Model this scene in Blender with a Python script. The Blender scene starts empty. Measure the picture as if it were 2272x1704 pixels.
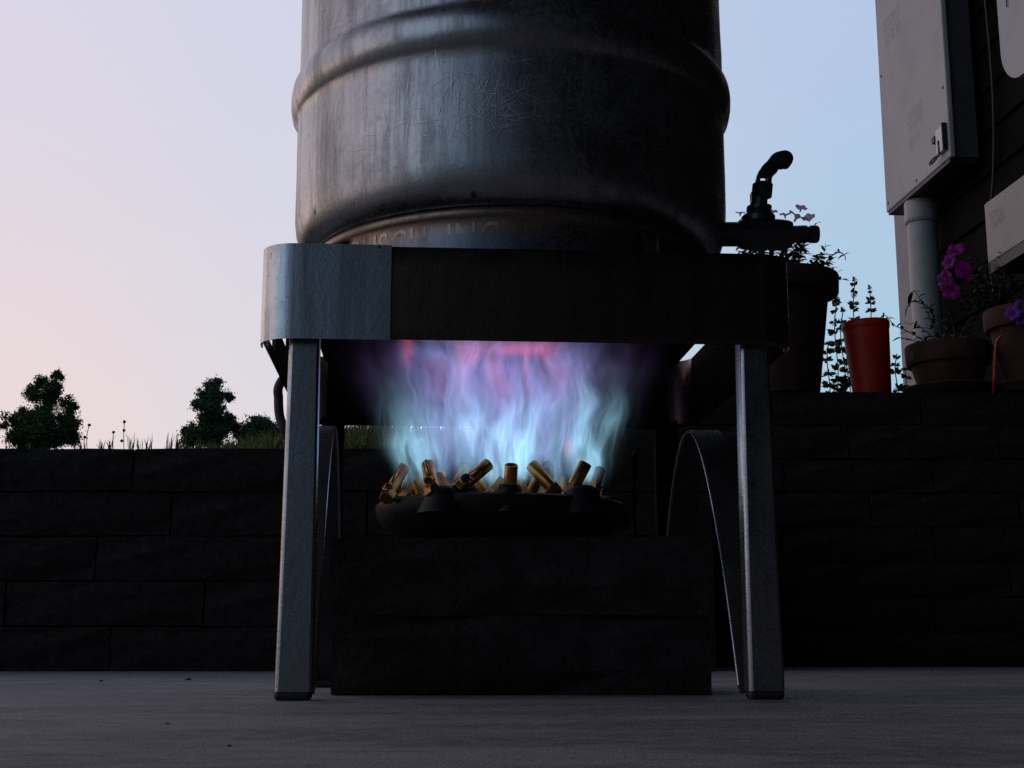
import bpy, bmesh, math, random
from mathutils import Vector, Matrix, noise as mnoise

R = math.radians
random.seed(7)
scene = bpy.context.scene
COL = scene.collection

# ------------------------------------------------------------------ camera
CAM_H, F_PX = 0.036, 3050.0
PITCH = math.atan((1447 - 852) / F_PX)
cam = bpy.data.cameras.new('camera')
cam.sensor_width = 36.0
cam.lens = 36.0 * F_PX / 2272.0
cam.clip_start = 0.02
cam.clip_end = 3000
cam_o = bpy.data.objects.new('camera', cam)
cam_o.location = (0, 0, CAM_H)
cam_o.rotation_euler = (math.pi / 2 + PITCH, 0, 0)
COL.objects.link(cam_o)
scene.camera = cam_o

# ------------------------------------------------------------------ render / exposure
scene.render.engine = 'CYCLES'
scene.view_settings.view_transform = 'Standard'
scene.view_settings.look = 'None'
scene.view_settings.exposure = 0.0
scene.view_settings.gamma = 1.0
scene.view_settings.use_curve_mapping = False
scene.cycles.use_denoising = False
scene.cycles.max_bounces = 6
scene.cycles.volume_bounces = 0
scene.cycles.volume_max_steps = 128
scene.cycles.sample_clamp_indirect = 4.0

# ------------------------------------------------------------------ node helper
class E:
    """a scalar shader value with operators (each operator is one Math node)"""
    nt = None
    def __init__(s, sock): s.s = sock
    @staticmethod
    def m(op, *a, clamp=False):
        n = E.nt.nodes.new('ShaderNodeMath'); n.operation = op; n.use_clamp = clamp
        for i, v in enumerate(a):
            if isinstance(v, E): E.nt.links.new(v.s, n.inputs[i])
            else: n.inputs[i].default_value = v
        return E(n.outputs[0])
    def __add__(a, b): return E.m('ADD', a, b)
    __radd__ = __add__
    def __sub__(a, b): return E.m('SUBTRACT', a, b)
    def __rsub__(a, b): return E.m('SUBTRACT', b, a)
    def __mul__(a, b): return E.m('MULTIPLY', a, b)
    __rmul__ = __mul__
    def __truediv__(a, b): return E.m('DIVIDE', a, b)
E.__rtruediv__ = lambda b, a: E.m('DIVIDE', a, b)
def exp_(a): return E.m('EXPONENT', a)
def clamp01(a): return E.m('ADD', a, 0.0, clamp=True)
def smooth(a, lo, hi):
    n = E.nt.nodes.new('ShaderNodeMapRange'); n.interpolation_type = 'SMOOTHSTEP'
    E.nt.links.new(a.s, n.inputs[0])
    n.inputs[1].default_value = lo; n.inputs[2].default_value = hi
    return E(n.outputs[0])
def combine(x, y, z):
    n = E.nt.nodes.new('ShaderNodeCombineXYZ')
    for i, v in enumerate((x, y, z)):
        if isinstance(v, E): E.nt.links.new(v.s, n.inputs[i])
        else: n.inputs[i].default_value = v
    return n.outputs[0]
def noise_tex(vec, scale, detail=2.0, rough=0.5, w=None):
    n = E.nt.nodes.new('ShaderNodeTexNoise')
    if vec is not None: E.nt.links.new(vec, n.inputs['Vector'])
    n.inputs['Scale'].default_value = scale; n.inputs['Detail'].default_value = detail
    n.inputs['Roughness'].default_value = rough
    return E(n.outputs[0])
def mixc(fac, a, b, blend='MIX'):
    n = E.nt.nodes.new('ShaderNodeMix'); n.data_type = 'RGBA'; n.blend_type = blend
    for idx, v in ((0, fac), (6, a), (7, b)):
        if isinstance(v, E): E.nt.links.new(v.s, n.inputs[idx])
        elif isinstance(v, bpy.types.NodeSocket): E.nt.links.new(v, n.inputs[idx])
        elif isinstance(v, (tuple, list)): n.inputs[idx].default_value = (*v[:3], 1)
        else: n.inputs[idx].default_value = v
    return n.outputs[2]

# ------------------------------------------------------------------ world: dusk sky
world = bpy.data.worlds.new('World')
scene.world = world
world.use_nodes = True
nt = world.node_tree; nt.nodes.clear(); E.nt = nt
tc = nt.nodes.new('ShaderNodeTexCoord')
sep = nt.nodes.new('ShaderNodeSeparateXYZ'); nt.links.new(tc.outputs['Generated'], sep.inputs[0])
dx, dy, dz = E(sep.outputs[0]), E(sep.outputs[1]), E(sep.outputs[2])
SUN_AZ = R(-62)          # the afterglow lies to the left, just outside the frame
hl = E.m('SQRT', dx * dx + dy * dy + 1e-6)
d = (dx * math.sin(SUN_AZ) + dy * math.cos(SUN_AZ)) / hl       # 1 towards the glow, -1 away from it
def ramp(fac, stops):
    n = nt.nodes.new('ShaderNodeValToRGB'); n.color_ramp.interpolation = 'EASE'
    nt.links.new(fac.s, n.inputs[0])
    el = n.color_ramp.elements
    while len(el) < len(stops): el.new(0.5)
    for e, (p, c) in zip(el, stops): e.position = p; e.color = (*c, 1)
    return n.outputs[0]
du = d * 0.5 + 0.5
low = ramp(du, [(0.0, (.028, .042, .075)), (0.30, (.075, .115, .175)), (0.48, (.20, .31, .42)), (0.61, (.42, .65, .79)), (0.70, (.60, .69, .78)), (0.80, (.79, .75, .79)), (0.88, (.89, .74, .735)), (1.0, (.93, .69, .61))])
mid = ramp(du, [(0.0, (.024, .04, .08)), (0.30, (.07, .115, .195)), (0.48, (.21, .31, .48)), (0.61, (.49, .61, .84)), (0.80, (.69, .70, .85)), (0.88, (.74, .715, .85)), (1.0, (.76, .69, .80))])
zen = (.08, .12, .22)
c1 = mixc(smooth(dz, 0.10, 0.46), low, mid)
c2 = mixc(smooth(dz, 0.45, 0.95), c1, zen)
sky = nt.nodes.new('ShaderNodeTexSky'); sky.sky_type = 'NISHITA'; sky.sun_disc = False
sky.sun_elevation = R(2); sky.sun_rotation = SUN_AZ
skyb = mixc(1.0, sky.outputs[0], (0.05, 0.05, 0.05), 'MULTIPLY')
c3 = mixc(0.06, c2, skyb)
below = mixc(smooth(dz, -0.06, 0.0), (.03, .035, .03), c3)
bg = nt.nodes.new('ShaderNodeBackground'); nt.links.new(below, bg.inputs[0]); bg.inputs[1].default_value = 1.0
wo = nt.nodes.new('ShaderNodeOutputWorld'); nt.links.new(bg.outputs[0], wo.inputs[0])

# the last glow from the set sun: weak, wide and pinkish
sun = bpy.data.lights.new('sun', 'SUN'); sun.energy = 0.12; sun.angle = R(25); sun.color = (1, .78, .66)
sun_o = bpy.data.objects.new('sun', sun); COL.objects.link(sun_o)
sdir = Vector((math.sin(SUN_AZ) * math.cos(R(4)), math.cos(SUN_AZ) * math.cos(R(4)), math.sin(R(4))))
sun_o.rotation_euler = sdir.to_track_quat('Z', 'Y').to_euler()

# ------------------------------------------------------------------ geometry helpers
def ray(px, py):
    a, b = (px - 1136) / F_PX, (852 - py) / F_PX
    cp, sp = math.cos(PITCH), math.sin(PITCH)
    return Vector((a, cp - b * sp, sp + b * cp))
def P(px, py, Y):
    """where the sight line through a photograph pixel reaches the depth Y"""
    v = ray(px, py)
    return Vector((0, 0, CAM_H)) + v * (Y / v.y)

def link(name, bm, mat=None, parent=None, smooth_=True, loc=None):
    me = bpy.data.meshes.new(name)
    bm.normal_update()
    bm.to_mesh(me); bm.free()
    if smooth_:
        for p in me.polygons: p.use_smooth = True
    if mat: me.materials.append(mat)
    return put(name, me, parent, loc)
def put(name, me, parent=None, loc=None):
    o = bpy.data.objects.new(name, me); COL.objects.link(o)
    if parent: o.parent = parent
    if loc is not None: o.location = loc
    return o
def tag(o, label=None, cat=None, group=None, kind=None):
    if label: o['label'] = label
    if cat: o['category'] = cat
    if group: o['group'] = group
    if kind: o['kind'] = kind
    return o
def thing(name, label, cat, loc=(0, 0, 0), rz=0.0, group=None):
    o = bpy.data.objects.new(name, None); COL.objects.link(o)
    o.empty_display_size = 0.05
    o.location = loc; o.rotation_euler = (0, 0, rz)
    return tag(o, label, cat, group)

def add_box(bm, lo, hi, bevel=0.0, seg=1):
    vs = [bm.verts.new((x, y, z)) for z in (lo[2], hi[2]) for y in (lo[1], hi[1]) for x in (lo[0], hi[0])]
    fs = [(0, 2, 3, 1), (4, 5, 7, 6), (0, 1, 5, 4), (2, 6, 7, 3), (0, 4, 6, 2), (1, 3, 7, 5)]
    faces = [bm.faces.new([vs[i] for i in f]) for f in fs]
    if bevel:
        es = list({e for f in faces for e in f.edges})
        bmesh.ops.bevel(bm, geom=es, offset=bevel, segments=seg, affect='EDGES', profile=0.5)
def add_lathe(bm, prof, n=64, ctr=(0, 0), a0=0.0, a1=2 * math.pi, cap=False):
    full = abs(a1 - a0 - 2 * math.pi) < 1e-6
    cols = n if full else n + 1
    rings = []
    for r, z in prof:
        if r < 1e-6:
            v = bm.verts.new((ctr[0], ctr[1], z)); rings.append([v] * cols)
        else:
            rings.append([bm.verts.new((ctr[0] + r * math.cos(a0 + (a1 - a0) * i / n), ctr[1] + r * math.sin(a0 + (a1 - a0) * i / n), z)) for i in range(cols)])
    for A, B in zip(rings[:-1], rings[1:]):
        for i in range(n):
            j = (i + 1) % cols
            q = []
            for v in (A[i], A[j], B[j], B[i]):
                if v not in q: q.append(v)
            if len(q) >= 3:
                try: bm.faces.new(q)
                except ValueError: pass
    if cap:
        for ring in (rings[0], rings[-1]):
            if ring[0] is not ring[1]:
                try: bm.faces.new(ring if ring is rings[-1] else ring[::-1])
                except ValueError: pass
    return rings
def add_tube(bm, pts, rad, n=10, cap=True):
    pts = [Vector(p) for p in pts]
    rads = rad if isinstance(rad, (list, tuple)) else [rad] * len(pts)
    rings, prev = [], None
    for i, p in enumerate(pts):
        t = (pts[min(i + 1, len(pts) - 1)] - pts[max(i - 1, 0)]).normalized()
        if prev is None:
            u = t.orthogonal().normalized()
        else:
            u = prev - t * prev.dot(t)
            u = u.normalized() if u.length > 1e-6 else t.orthogonal().normalized()
        prev = u
        w = t.cross(u)
        rings.append([bm.verts.new(p + (u * math.cos(2 * math.pi * k / n) + w * math.sin(2 * math.pi * k / n)) * rads[i]) for k in range(n)])
    for A, B in zip(rings[:-1], rings[1:]):
        for k in range(n): bm.faces.new((A[k], A[(k + 1) % n], B[(k + 1) % n], B[k]))
    if cap:
        bm.faces.new(rings[0][::-1]); bm.faces.new(rings[-1])
    return rings
def spline(pts, n=8):
    """Catmull-Rom through pts"""
    pts = [Vector(p) for p in pts]
    q = [pts[0] * 2 - pts[1]] + pts + [pts[-1] * 2 - pts[-2]]
    out = []
    for i in range(1, len(q) - 2):
        for k in range(n):
            t = k / n
            a, b, c, e = q[i - 1], q[i], q[i + 1], q[i + 2]
            out.append(0.5 * ((2 * b) + (c - a) * t + (2 * a - 5 * b + 4 * c - e) * t * t + (3 * b - a - 3 * c + e) * t ** 3))
    out.append(pts[-1])
    return out
def prism(bm, outline, axis_vec, bevel=0):
    """extrude a closed 3-D outline along axis_vec"""
    a = [bm.verts.new(p) for p in outline]
    b = [bm.verts.new(Vector(p) + Vector(axis_vec)) for p in outline]
    n = len(a)
    bm.faces.new(a[::-1]); bm.faces.new(b)
    for i in range(n): bm.faces.new((a[i], a[(i + 1) % n], b[(i + 1) % n], b[i]))
    bmesh.ops.recalc_face_normals(bm, faces=bm.faces[:])
def autosmooth(o, ang=35):
    me = o.data
    bm = bmesh.new(); bm.from_mesh(me)
    for e in bm.edges:
        if len(e.link_faces) == 2 and e.calc_face_angle(0) > R(ang): e.smooth = False
    bm.to_mesh(me); bm.free()
    return o

# ------------------------------------------------------------------ materials
def mat_new(name):
    m = bpy.data.materials.new(name); m.use_nodes = True
    nt = m.node_tree; E.nt = nt
    b = nt.nodes['Principled BSDF']
    tc = nt.nodes.new('ShaderNodeTexCoord')
    return m, nt, b, tc
def stretched(nt, tc, scale, rot=(0, 0, 0), src='Object'):
    mp = nt.nodes.new('ShaderNodeMapping'); nt.links.new(tc.outputs[src], mp.inputs[0])
    mp.inputs['Scale'].default_value = scale; mp.inputs['Rotation'].default_value = rot
    return mp.outputs[0]
def bump(nt, b, h, strength=0.3, dist=0.001):
    n = nt.nodes.new('ShaderNodeBump'); n.inputs['Strength'].default_value = strength; n.inputs['Distance'].default_value = dist
    nt.links.new(h.s if isinstance(h, E) else h, n.inputs['Height']); nt.links.new(n.outputs[0], b.inputs['Normal'])
def rough_mat(name, c1, c2, scale=40, rough=0.85, bump_d=0.001, bump_s=0.5, fine=300, metallic=0.0, spec=0.5, src='Object'):
    m, nt, b, tc = mat_new(name)
    v = tc.outputs[src]
    n1 = noise_tex(v, scale, 4, 0.6); n2 = noise_tex(v, fine, 3, 0.6)
    f = smooth(n1 * 0.7 + n2 * 0.3, 0.32, 0.68)
    nt.links.new(mixc(f, c1, c2), b.inputs['Base Color'])
    b.inputs['Roughness'].default_value = rough; b.inputs['Metallic'].default_value = metallic
    b.inputs['Specular IOR Level'].default_value = spec
    if bump_d: bump(nt, b, n1 * 0.5 + n2 * 0.5, bump_s, bump_d)
    return m
M = {}
# patio concrete: broom-finished, blotchy
m, nt, b, tc = mat_new('concrete_patio'); v = tc.outputs['Object']
n1 = noise_tex(v, 3.5, 5, 0.6); n2 = noise_tex(v, 60, 5, 0.65); n3 = noise_tex(stretched(nt, tc, (14, 60, 1)), 1.0, 4, .6); n4 = noise_tex(v, 420, 2, .5)
n5 = noise_tex(stretched(nt, tc, (5, 11, 1)), 1.0, 5, .62)
cc = mixc(smooth(n1, .3, .7), (.155, .14, .15), (.28, .265, .275))
cc = mixc(smooth(n5, .42, .58) * .9, cc, (.115, .10, .11))
cc = mixc(smooth(n2, .35, .75) * .6, cc, (.32, .30, .31))
cc = mixc(smooth(n3, .55, .72) * 0.6, cc, (.10, .09, .095))
cc = mixc(smooth(n4, .62, .74) * 0.8, cc, (.05, .045, .045))
nt.links.new(cc, b.inputs['Base Color']); b.inputs['Roughness'].default_value = .8
bump(nt, b, n2 * .5 + n4 * .5 + n3 * .6, .6, .0015); M['patio'] = m

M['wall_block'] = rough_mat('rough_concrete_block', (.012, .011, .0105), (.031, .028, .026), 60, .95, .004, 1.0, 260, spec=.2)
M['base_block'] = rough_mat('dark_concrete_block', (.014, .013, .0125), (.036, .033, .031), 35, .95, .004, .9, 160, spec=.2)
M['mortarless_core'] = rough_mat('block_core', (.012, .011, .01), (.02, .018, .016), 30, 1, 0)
M['soil'] = rough_mat('garden_soil', (.02, .016, .012), (.04, .032, .022), 20, 1, .01, .6, 60)
M['lawn'] = rough_mat('lawn_ground', (.035, .05, .012), (.09, .10, .03), 3, 1, .03, .6, 12)
M['grass'] = rough_mat('grass_blade', (.09, .14, .03), (.21, .21, .07), 4, .8, 0, 0, 20)
M['leaf'] = rough_mat('tree_leaf', (.035, .075, .02), (.075, .12, .04), 2, .7, 0, 0, 9)
M['bark'] = rough_mat('bark', (.03, .022, .016), (.07, .055, .04), 12, .95, .01, .6, 60)
M['herb'] = rough_mat('herb_leaf', (.03, .055, .025), (.06, .09, .04), 30, .7, 0, 0, 90)
M['stem'] = rough_mat('green_stem', (.05, .07, .03), (.08, .09, .04), 30, .7, 0)
M['dry_stem'] = rough_mat('seed_stem', (.08, .08, .04), (.12, .11, .06), 30, .8, 0)
M['terracotta'] = rough_mat('terracotta', (.038, .0125, .008), (.068, .024, .015), 18, .9, .0008, .5, 180)
M['dark_pot'] = rough_mat('dark_terracotta', (.022, .007, .005), (.042, .013, .009), 18, .9, .0008, .5, 180)
M['rubber'] = rough_mat('black_rubber', (.012, .011, .014), (.03, .027, .034), 60, .6, .0003, .3, 300)
M['black_metal'] = rough_mat('black_cast_iron', (.018, .018, .02), (.045, .045, .05), 70, .5, .0008, .6, 350, metallic=.35)
M['siding'] = rough_mat('dark_siding', (.005, .0047, .0045), (.009, .008, .0075), 5, .9, .001, .3, 120, spec=.08)
M['trim'] = rough_mat('corner_trim_paint', (.26, .235, .26), (.32, .30, .315), 10, .6, .0004, .3, 150)
M['roof'] = rough_mat('roof_shingle', (.03, .028, .027), (.06, .055, .05), 12, .95, .004, .5, 60)
M['added_soffit'] = rough_mat('added_soffit_paint', (.05, .045, .042), (.075, .07, .066), 8, .7, 0)
M['pvc'] = rough_mat('grey_conduit', (.26, .275, .29), (.33, .345, .36), 20, .45, .0002, .2, 300)
M['pebble'] = rough_mat('dark_pebble', (.03, .027, .025), (.07, .06, .055), 100, .9, 0)

# red plastic nursery pot (thin, a little translucent)
m, nt, b, tc = mat_new('red_plastic')
n1 = noise_tex(tc.outputs['Object'], 30, 3); nt.links.new(mixc(n1, (.55, .035, .010), (.68, .05, .014)), b.inputs['Base Color'])
b.inputs['Roughness'].default_value = .45
tr = nt.nodes.new('ShaderNodeBsdfTranslucent'); tr.inputs[0].default_value = (.8, .09, .03, 1)
mx = nt.nodes.new('ShaderNodeMixShader'); mx.inputs[0].default_value = .4
nt.links.new(b.outputs[0], mx.inputs[1]); nt.links.new(tr.outputs[0], mx.inputs[2])
nt.links.new(mx.outputs[0], nt.nodes['Material Output'].inputs[0]); M['red_plastic'] = m
def petal_mat(name, c1, c2):
    m, nt, b, tc = mat_new(name)
    n1 = noise_tex(tc.outputs['Object'], 60, 2); col = mixc(n1, c1, c2); nt.links.new(col, b.inputs['Base Color'])
    b.inputs['Roughness'].default_value = .6
    tr = nt.nodes.new('ShaderNodeBsdfTranslucent'); nt.links.new(col, tr.inputs[0])
    mx = nt.nodes.new('ShaderNodeMixShader'); mx.inputs[0].default_value = .45
    nt.links.new(b.outputs[0], mx.inputs[1]); nt.links.new(tr.outputs[0], mx.inputs[2])
    nt.links.new(mx.outputs[0], nt.nodes['Material Output'].inputs[0]); return m
M['magenta'] = petal_mat('magenta_petal', (.20, .004, .17), (.29, .010, .25))
M['violet'] = petal_mat('violet_petal', (.20, .03, .40), (.28, .06, .50))
M['pale_lilac'] = petal_mat('pale_lilac_petal', (.62, .48, .66), (.78, .68, .80))

# scratched stainless steel of the keg
def scratches(nt, tc, rot, s, thin):
    v = stretched(nt, tc, s, rot)
    n = noise_tex(v, 1.0, 1.5, .4)
    return 1.0 - smooth(E.m('ABSOLUTE', n - 0.5), 0.0, thin)
def steel(name, base, stain, rough, tint=None, scr=1.0, dirt=0.5, film=.35):
    m, nt, b, tc = mat_new(name); v = tc.outputs['Object']
    streak = noise_tex(stretched(nt, tc, (48, 48, 3.6)), 1.0, 6, .72)
    blot = noise_tex(v, 13, 5, .65); fine = noise_tex(v, 240, 3, .6)
    s1 = scratches(nt, tc, (.4, .7, .2), (420, 22, 46), .010)
    s2 = scratches(nt, tc, (1.1, -.5, .9), (380, 26, 30), .010)
    s3 = scratches(nt, tc, (-.6, .3, -1.2), (28, 420, 40), .009)
    patch = smooth(noise_tex(v, 11, 3, .6), .50, .72)
    sc = clamp01((s1 + s2 + s3) * patch * scr)
    f = clamp01(smooth(streak, .42, .62) * .75 + smooth(blot, .45, .70) * .45)
    col = mixc(f * dirt, base, stain)
    col = mixc(smooth(fine, .66, .74) * .5, col, tuple(x * .35 for x in stain))
    spots = smooth(noise_tex(v, 55, 2, .5), .72, .75)
    col = mixc(spots * .8, col, (.03, .028, .028))
    if tint:                                     # heat tint that the flame left near the foot of the metal
        z = nt.nodes.new('ShaderNodeSeparateXYZ'); nt.links.new(v, z.inputs[0])
        zz = E(z.outputs[2]) + (blot - .5) * .02
        for lo, hi, c, k in tint:
            w = smooth(zz, lo, (lo + hi) / 2) * (1.0 - smooth(zz, (lo + hi) / 2, hi))
            col = mixc(w * k, col, c)
    col = mixc(sc * .38, col, (.80, .80, .82))
    nt.links.new(col, b.inputs['Base Color'])
    mt = clamp01(1.0 - smooth(blot * .6 + fine * .4, .42, .66) * film)
    nt.links.new(mt.s, b.inputs['Metallic'])
    rr = clamp01(f * .16 + fine * .10 + (rough - .08) + sc * .2)
    nt.links.new(rr.s, b.inputs['Roughness'])
    bump(nt, b, streak * .4 + blot * .6 + sc * .25 + fine * .3, .35, .0012)
    return m
M['keg'] = steel('scratched_keg_steel', (.41, .42, .44), (.17, .175, .19), .36, scr=.25, film=.22, dirt=.62)
M['keg_ring'] = steel('heat_tinted_steel', (.19, .18, .18), (.085, .075, .075), .38, scr=.1,
                      tint=[(.028, .062, (.26, .155, .095), .6), (-.004, .036, (.11, .14, .21), .65)])
M['keg_bottom'] = steel('sooty_keg_bottom', (.30, .20, .16), (.10, .06, .05), .45)
M['skirt'] = steel('browned_sheet_steel', (.15, .105, .085), (.06, .04, .033), .36, scr=.05, dirt=.7, film=0)
M['plate'] = steel('galvanised_sheet', (.54, .57, .60), (.20, .215, .23), .32, scr=.12, dirt=.7, film=.12)
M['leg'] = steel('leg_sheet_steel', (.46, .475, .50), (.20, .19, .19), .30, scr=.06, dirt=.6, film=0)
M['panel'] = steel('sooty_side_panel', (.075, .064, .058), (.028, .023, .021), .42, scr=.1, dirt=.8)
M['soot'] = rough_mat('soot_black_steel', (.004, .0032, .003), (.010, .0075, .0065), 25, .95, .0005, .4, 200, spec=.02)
M['brass'] = rough_mat('hot_brass', (.42, .20, .065), (.68, .36, .12), 60, .34, .0004, .3, 300, metallic=1.0)
M['dark_brass'] = rough_mat('dull_brass', (.22, .10, .035), (.46, .22, .07), 60, .45, .0004, .3, 300, metallic=1.0)
M['cast'] = rough_mat('sooty_cast_iron', (.004, .004, .0042), (.012, .0115, .012), 70, .5, .0008, .6, 350, spec=.3)
M['valve'] = rough_mat('dark_valve_steel', (.06, .06, .065), (.11, .11, .115), 60, .42, .0004, .4, 300, metallic=.8)
M['grip'] = rough_mat('black_vinyl_grip', (.01, .01, .012), (.02, .02, .022), 80, .7, .001, .4, 200)
M['white_metal'] = rough_mat('white_latch', (.72, .70, .66), (.80, .78, .74), 40, .5, 0)

# painted utility boxes with faint worn print
def box_paint(name, c, prints):
    m, nt, b, tc = mat_new(name); v = tc.outputs['Object']
    n1 = noise_tex(v, 6, 5, .6); n2 = noise_tex(stretched(nt, tc, (60, 60, 6)), 1, 4, .6)
    col = mixc(smooth(n1, .35, .7), c, tuple(x * .86 for x in c))
    col = mixc(smooth(n2, .6, .75) * .35, col, tuple(x * .72 for x in c))
    sp = nt.nodes.new('ShaderNodeSeparateXYZ'); nt.links.new(v, sp.inputs[0])
    y, z = E(sp.outputs[1]), E(sp.outputs[2])
    scrib = noise_tex(stretched(nt, tc, (60, 95, 60)), 1.0, 3, .7)
    ln = 1.0 - smooth(E.m('ABSOLUTE', scrib - .5), .02, .06)
    for (y0, y1, z0, z1, k) in prints:
        w = smooth(y, y0, y0 + .012) * (1.0 - smooth(y, y1 - .012, y1)) * smooth(z, z0, z0 + .012) * (1.0 - smooth(z, z1 - .012, z1))
        col = mixc(w * ln * k, col, (.06, .06, .065))
    nt.links.new(col, b.inputs['Base Color']); b.inputs['Roughness'].default_value = .55
    bump(nt, b, n1, .2, .0005)
    return m

# ------------------------------------------------------------------ SETTING: patio, terrain
patio = bmesh.new(); add_box(patio, (-5, -3.6, -.12), (3.0, 3.62, 0))
tag(link('patio', patio, M['patio'], smooth_=False), kind='structure')
g = bmesh.new()
vs = [g.verts.new(p) for p in ((-900, -900, -.13), (900, -900, -.13), (900, 900, -.13), (-900, 900, -.13))]; g.faces.new(vs)
tag(link('ground', g, M['lawn'], smooth_=False), kind='structure')

WALL_Y, WALL_TOP = 2.70, 0.435
BACK_Y, BACK_TOP = 3.50, 0.70
CORNER_X = 0.24
def sstep(x, a, b):
    t = min(1, max(0, (x - a) / (b - a))); return t * t * (3 - 2 * t)
def slope(u):
    return .1385 + .0100 * sstep(u, 330, 640) + .0215 * sstep(u, 1490, 1560)
UC = 1136 + (CORNER_X + .1) / 2.87 * 3080
def terrain_z(X, Y):
    u = 1136 + X / Y * 3080
    near = CAM_H + Y * slope(u)
    crest = 46.0
    if Y > crest: near = CAM_H + crest * slope(u) - (Y - crest) * .01
    bumpz = .012 * min(Y, 12) * (mnoise.noise(Vector((X * .5, Y * .4, 0))) - .3) if Y > 3.8 else -.02
    if u < UC: near = min(near, WALL_TOP - .012 + max(0, Y - 2.85) * .35)
    else: near = min(near, BACK_TOP - .012 + max(0, Y - 3.65) * .35)
    return near + bumpz
t = bmesh.new()
us = [-7000, -4000, -2500, -1600, -1000, -600, -300] + list(range(-100, 1380, 60)) + list(range(1380, 2400, 80)) + [2700, 3300, 4500, 7000]
ys = [0, .15, .4, .8, 1.5, 2.5, 4, 6, 9, 13, 18, 24, 30, 37, 43, 48, 60, 100, 250, 800]
us = sorted(us + [UC - .2, UC + .2])
grid = []
for u in us:
    row = []
    for yy in ys:
        y0 = WALL_Y + .17 if u < UC else BACK_Y + .17
        Y = y0 + yy
        X = (u - 1136) / 3080 * Y
        row.append(t.verts.new((X, Y, terrain_z(X, Y))))
    grid.append(row)
for i in range(len(us) - 1):
    for j in range(len(ys) - 1): t.faces.new((grid[i][j], grid[i + 1][j], grid[i + 1][j + 1], grid[i][j + 1]))
tag(link('terrain', t, M['lawn']), kind='structure')

bk = bmesh.new()  # unseen bank added behind the camera to darken reflections in the legs
prev_ = None
for xx in range(-40, 41, 2):
    row = []
    for yy, zz in ((-7.5, -.12), (-9, .5), (-11, 1.5), (-14, 2.3), (-40, 2.6)):
        row.append(bk.verts.new((xx, yy + mnoise.noise(Vector((xx * .2, yy, 1))) * .6, zz + mnoise.noise(Vector((xx * .3, yy, 0))) * .25 - (.2 if zz < 0 else 0))))
    if prev_:
        for j in range(4): bk.faces.new((prev_[j], row[j], row[j + 1], prev_[j + 1]))
    prev_ = row
tag(link('added_bank', bk, M['lawn']), kind='structure')

# ------------------------------------------------------------------ retaining walls, block by block
def block_mesh(w, dpt, h, seed):
    rnd = random.Random(seed)
    bm = bmesh.new()
    nx, nz = 4, 3
    g = {}
    for i in range(nx + 1):
        for k in range(nz + 1):
            e = i in (0, nx) or k in (0, nz)
            y = -.0 if e else -rnd.uniform(.003, .009)
            jx = 0 if i in (0, nx) else rnd.uniform(-.012, .012)
            jz = 0 if k in (0, nz) else rnd.uniform(-.006, .006)
            if e: y = rnd.uniform(-.004, .005); jx += 0 if i in (0, nx) else rnd.uniform(-.01, .01); jz += rnd.uniform(-.0012, .0012)
            g[i, k] = bm.verts.new((w * i / nx + jx, y, h * k / nz + jz))
    for i in range(nx):
        for k in range(nz): bm.faces.new((g[i, k], g[i + 1, k], g[i + 1, k + 1], g[i, k + 1]))
    bk = [bm.verts.new((x, dpt, z)) for x, z in ((0, 0), (w, 0), (w, h), (0, h))]
    bm.faces.new(bk[::-1])
    bm.faces.new([g[0, k] for k in range(nz, -1, -1)][::-1] + [bk[3], bk[0]])
    bm.faces.new([g[nx, k] for k in range(nz, -1, -1)] + [bk[1], bk[2]])
    bm.faces.new([g[i, 0] for i in range(nx, -1, -1)] + [bk[0], bk[1]])
    bm.faces.new([g[i, nz] for i in range(nx + 1)] + [bk[2], bk[3]])
    bmesh.ops.recalc_face_normals(bm, faces=bm.faces[:])
    me = bpy.data.meshes.new('block'); bm.to_mesh(me); bm.free(); me.materials.append(M['wall_block'])
    return me
BW = .385
left_wall = thing('retaining_wall', 'low five-course block retaining wall behind the stand, grass growing along its top', 'wall', (0, WALL_Y, 0))
h = WALL_TOP / 5
joints = [248, 450, 203, 367, 277]                 # one joint of each course, bottom course first
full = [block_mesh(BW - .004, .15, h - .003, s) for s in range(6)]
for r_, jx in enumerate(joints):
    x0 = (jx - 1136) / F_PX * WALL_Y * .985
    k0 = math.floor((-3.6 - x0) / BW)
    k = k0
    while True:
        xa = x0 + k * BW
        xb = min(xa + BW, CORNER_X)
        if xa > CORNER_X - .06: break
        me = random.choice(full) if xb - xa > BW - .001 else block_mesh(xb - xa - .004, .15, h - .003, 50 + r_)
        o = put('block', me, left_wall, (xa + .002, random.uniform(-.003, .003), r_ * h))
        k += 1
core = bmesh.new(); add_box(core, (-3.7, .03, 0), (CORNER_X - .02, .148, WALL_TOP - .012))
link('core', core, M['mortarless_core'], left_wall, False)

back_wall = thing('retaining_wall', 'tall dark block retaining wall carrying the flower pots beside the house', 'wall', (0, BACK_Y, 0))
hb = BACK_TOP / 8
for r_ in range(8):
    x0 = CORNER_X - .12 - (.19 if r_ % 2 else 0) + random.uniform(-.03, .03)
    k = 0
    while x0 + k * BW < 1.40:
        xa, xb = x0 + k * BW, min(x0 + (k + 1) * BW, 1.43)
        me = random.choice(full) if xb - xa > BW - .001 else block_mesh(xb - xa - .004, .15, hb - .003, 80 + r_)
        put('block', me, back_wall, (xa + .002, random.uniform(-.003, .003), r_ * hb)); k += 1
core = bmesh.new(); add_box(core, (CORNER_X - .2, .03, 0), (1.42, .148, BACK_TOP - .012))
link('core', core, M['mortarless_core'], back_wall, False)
ret = thing('retaining_wall', 'short return of block wall joining the low wall to the tall wall behind the burner', 'wall', (CORNER_X, WALL_Y, 0))
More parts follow.
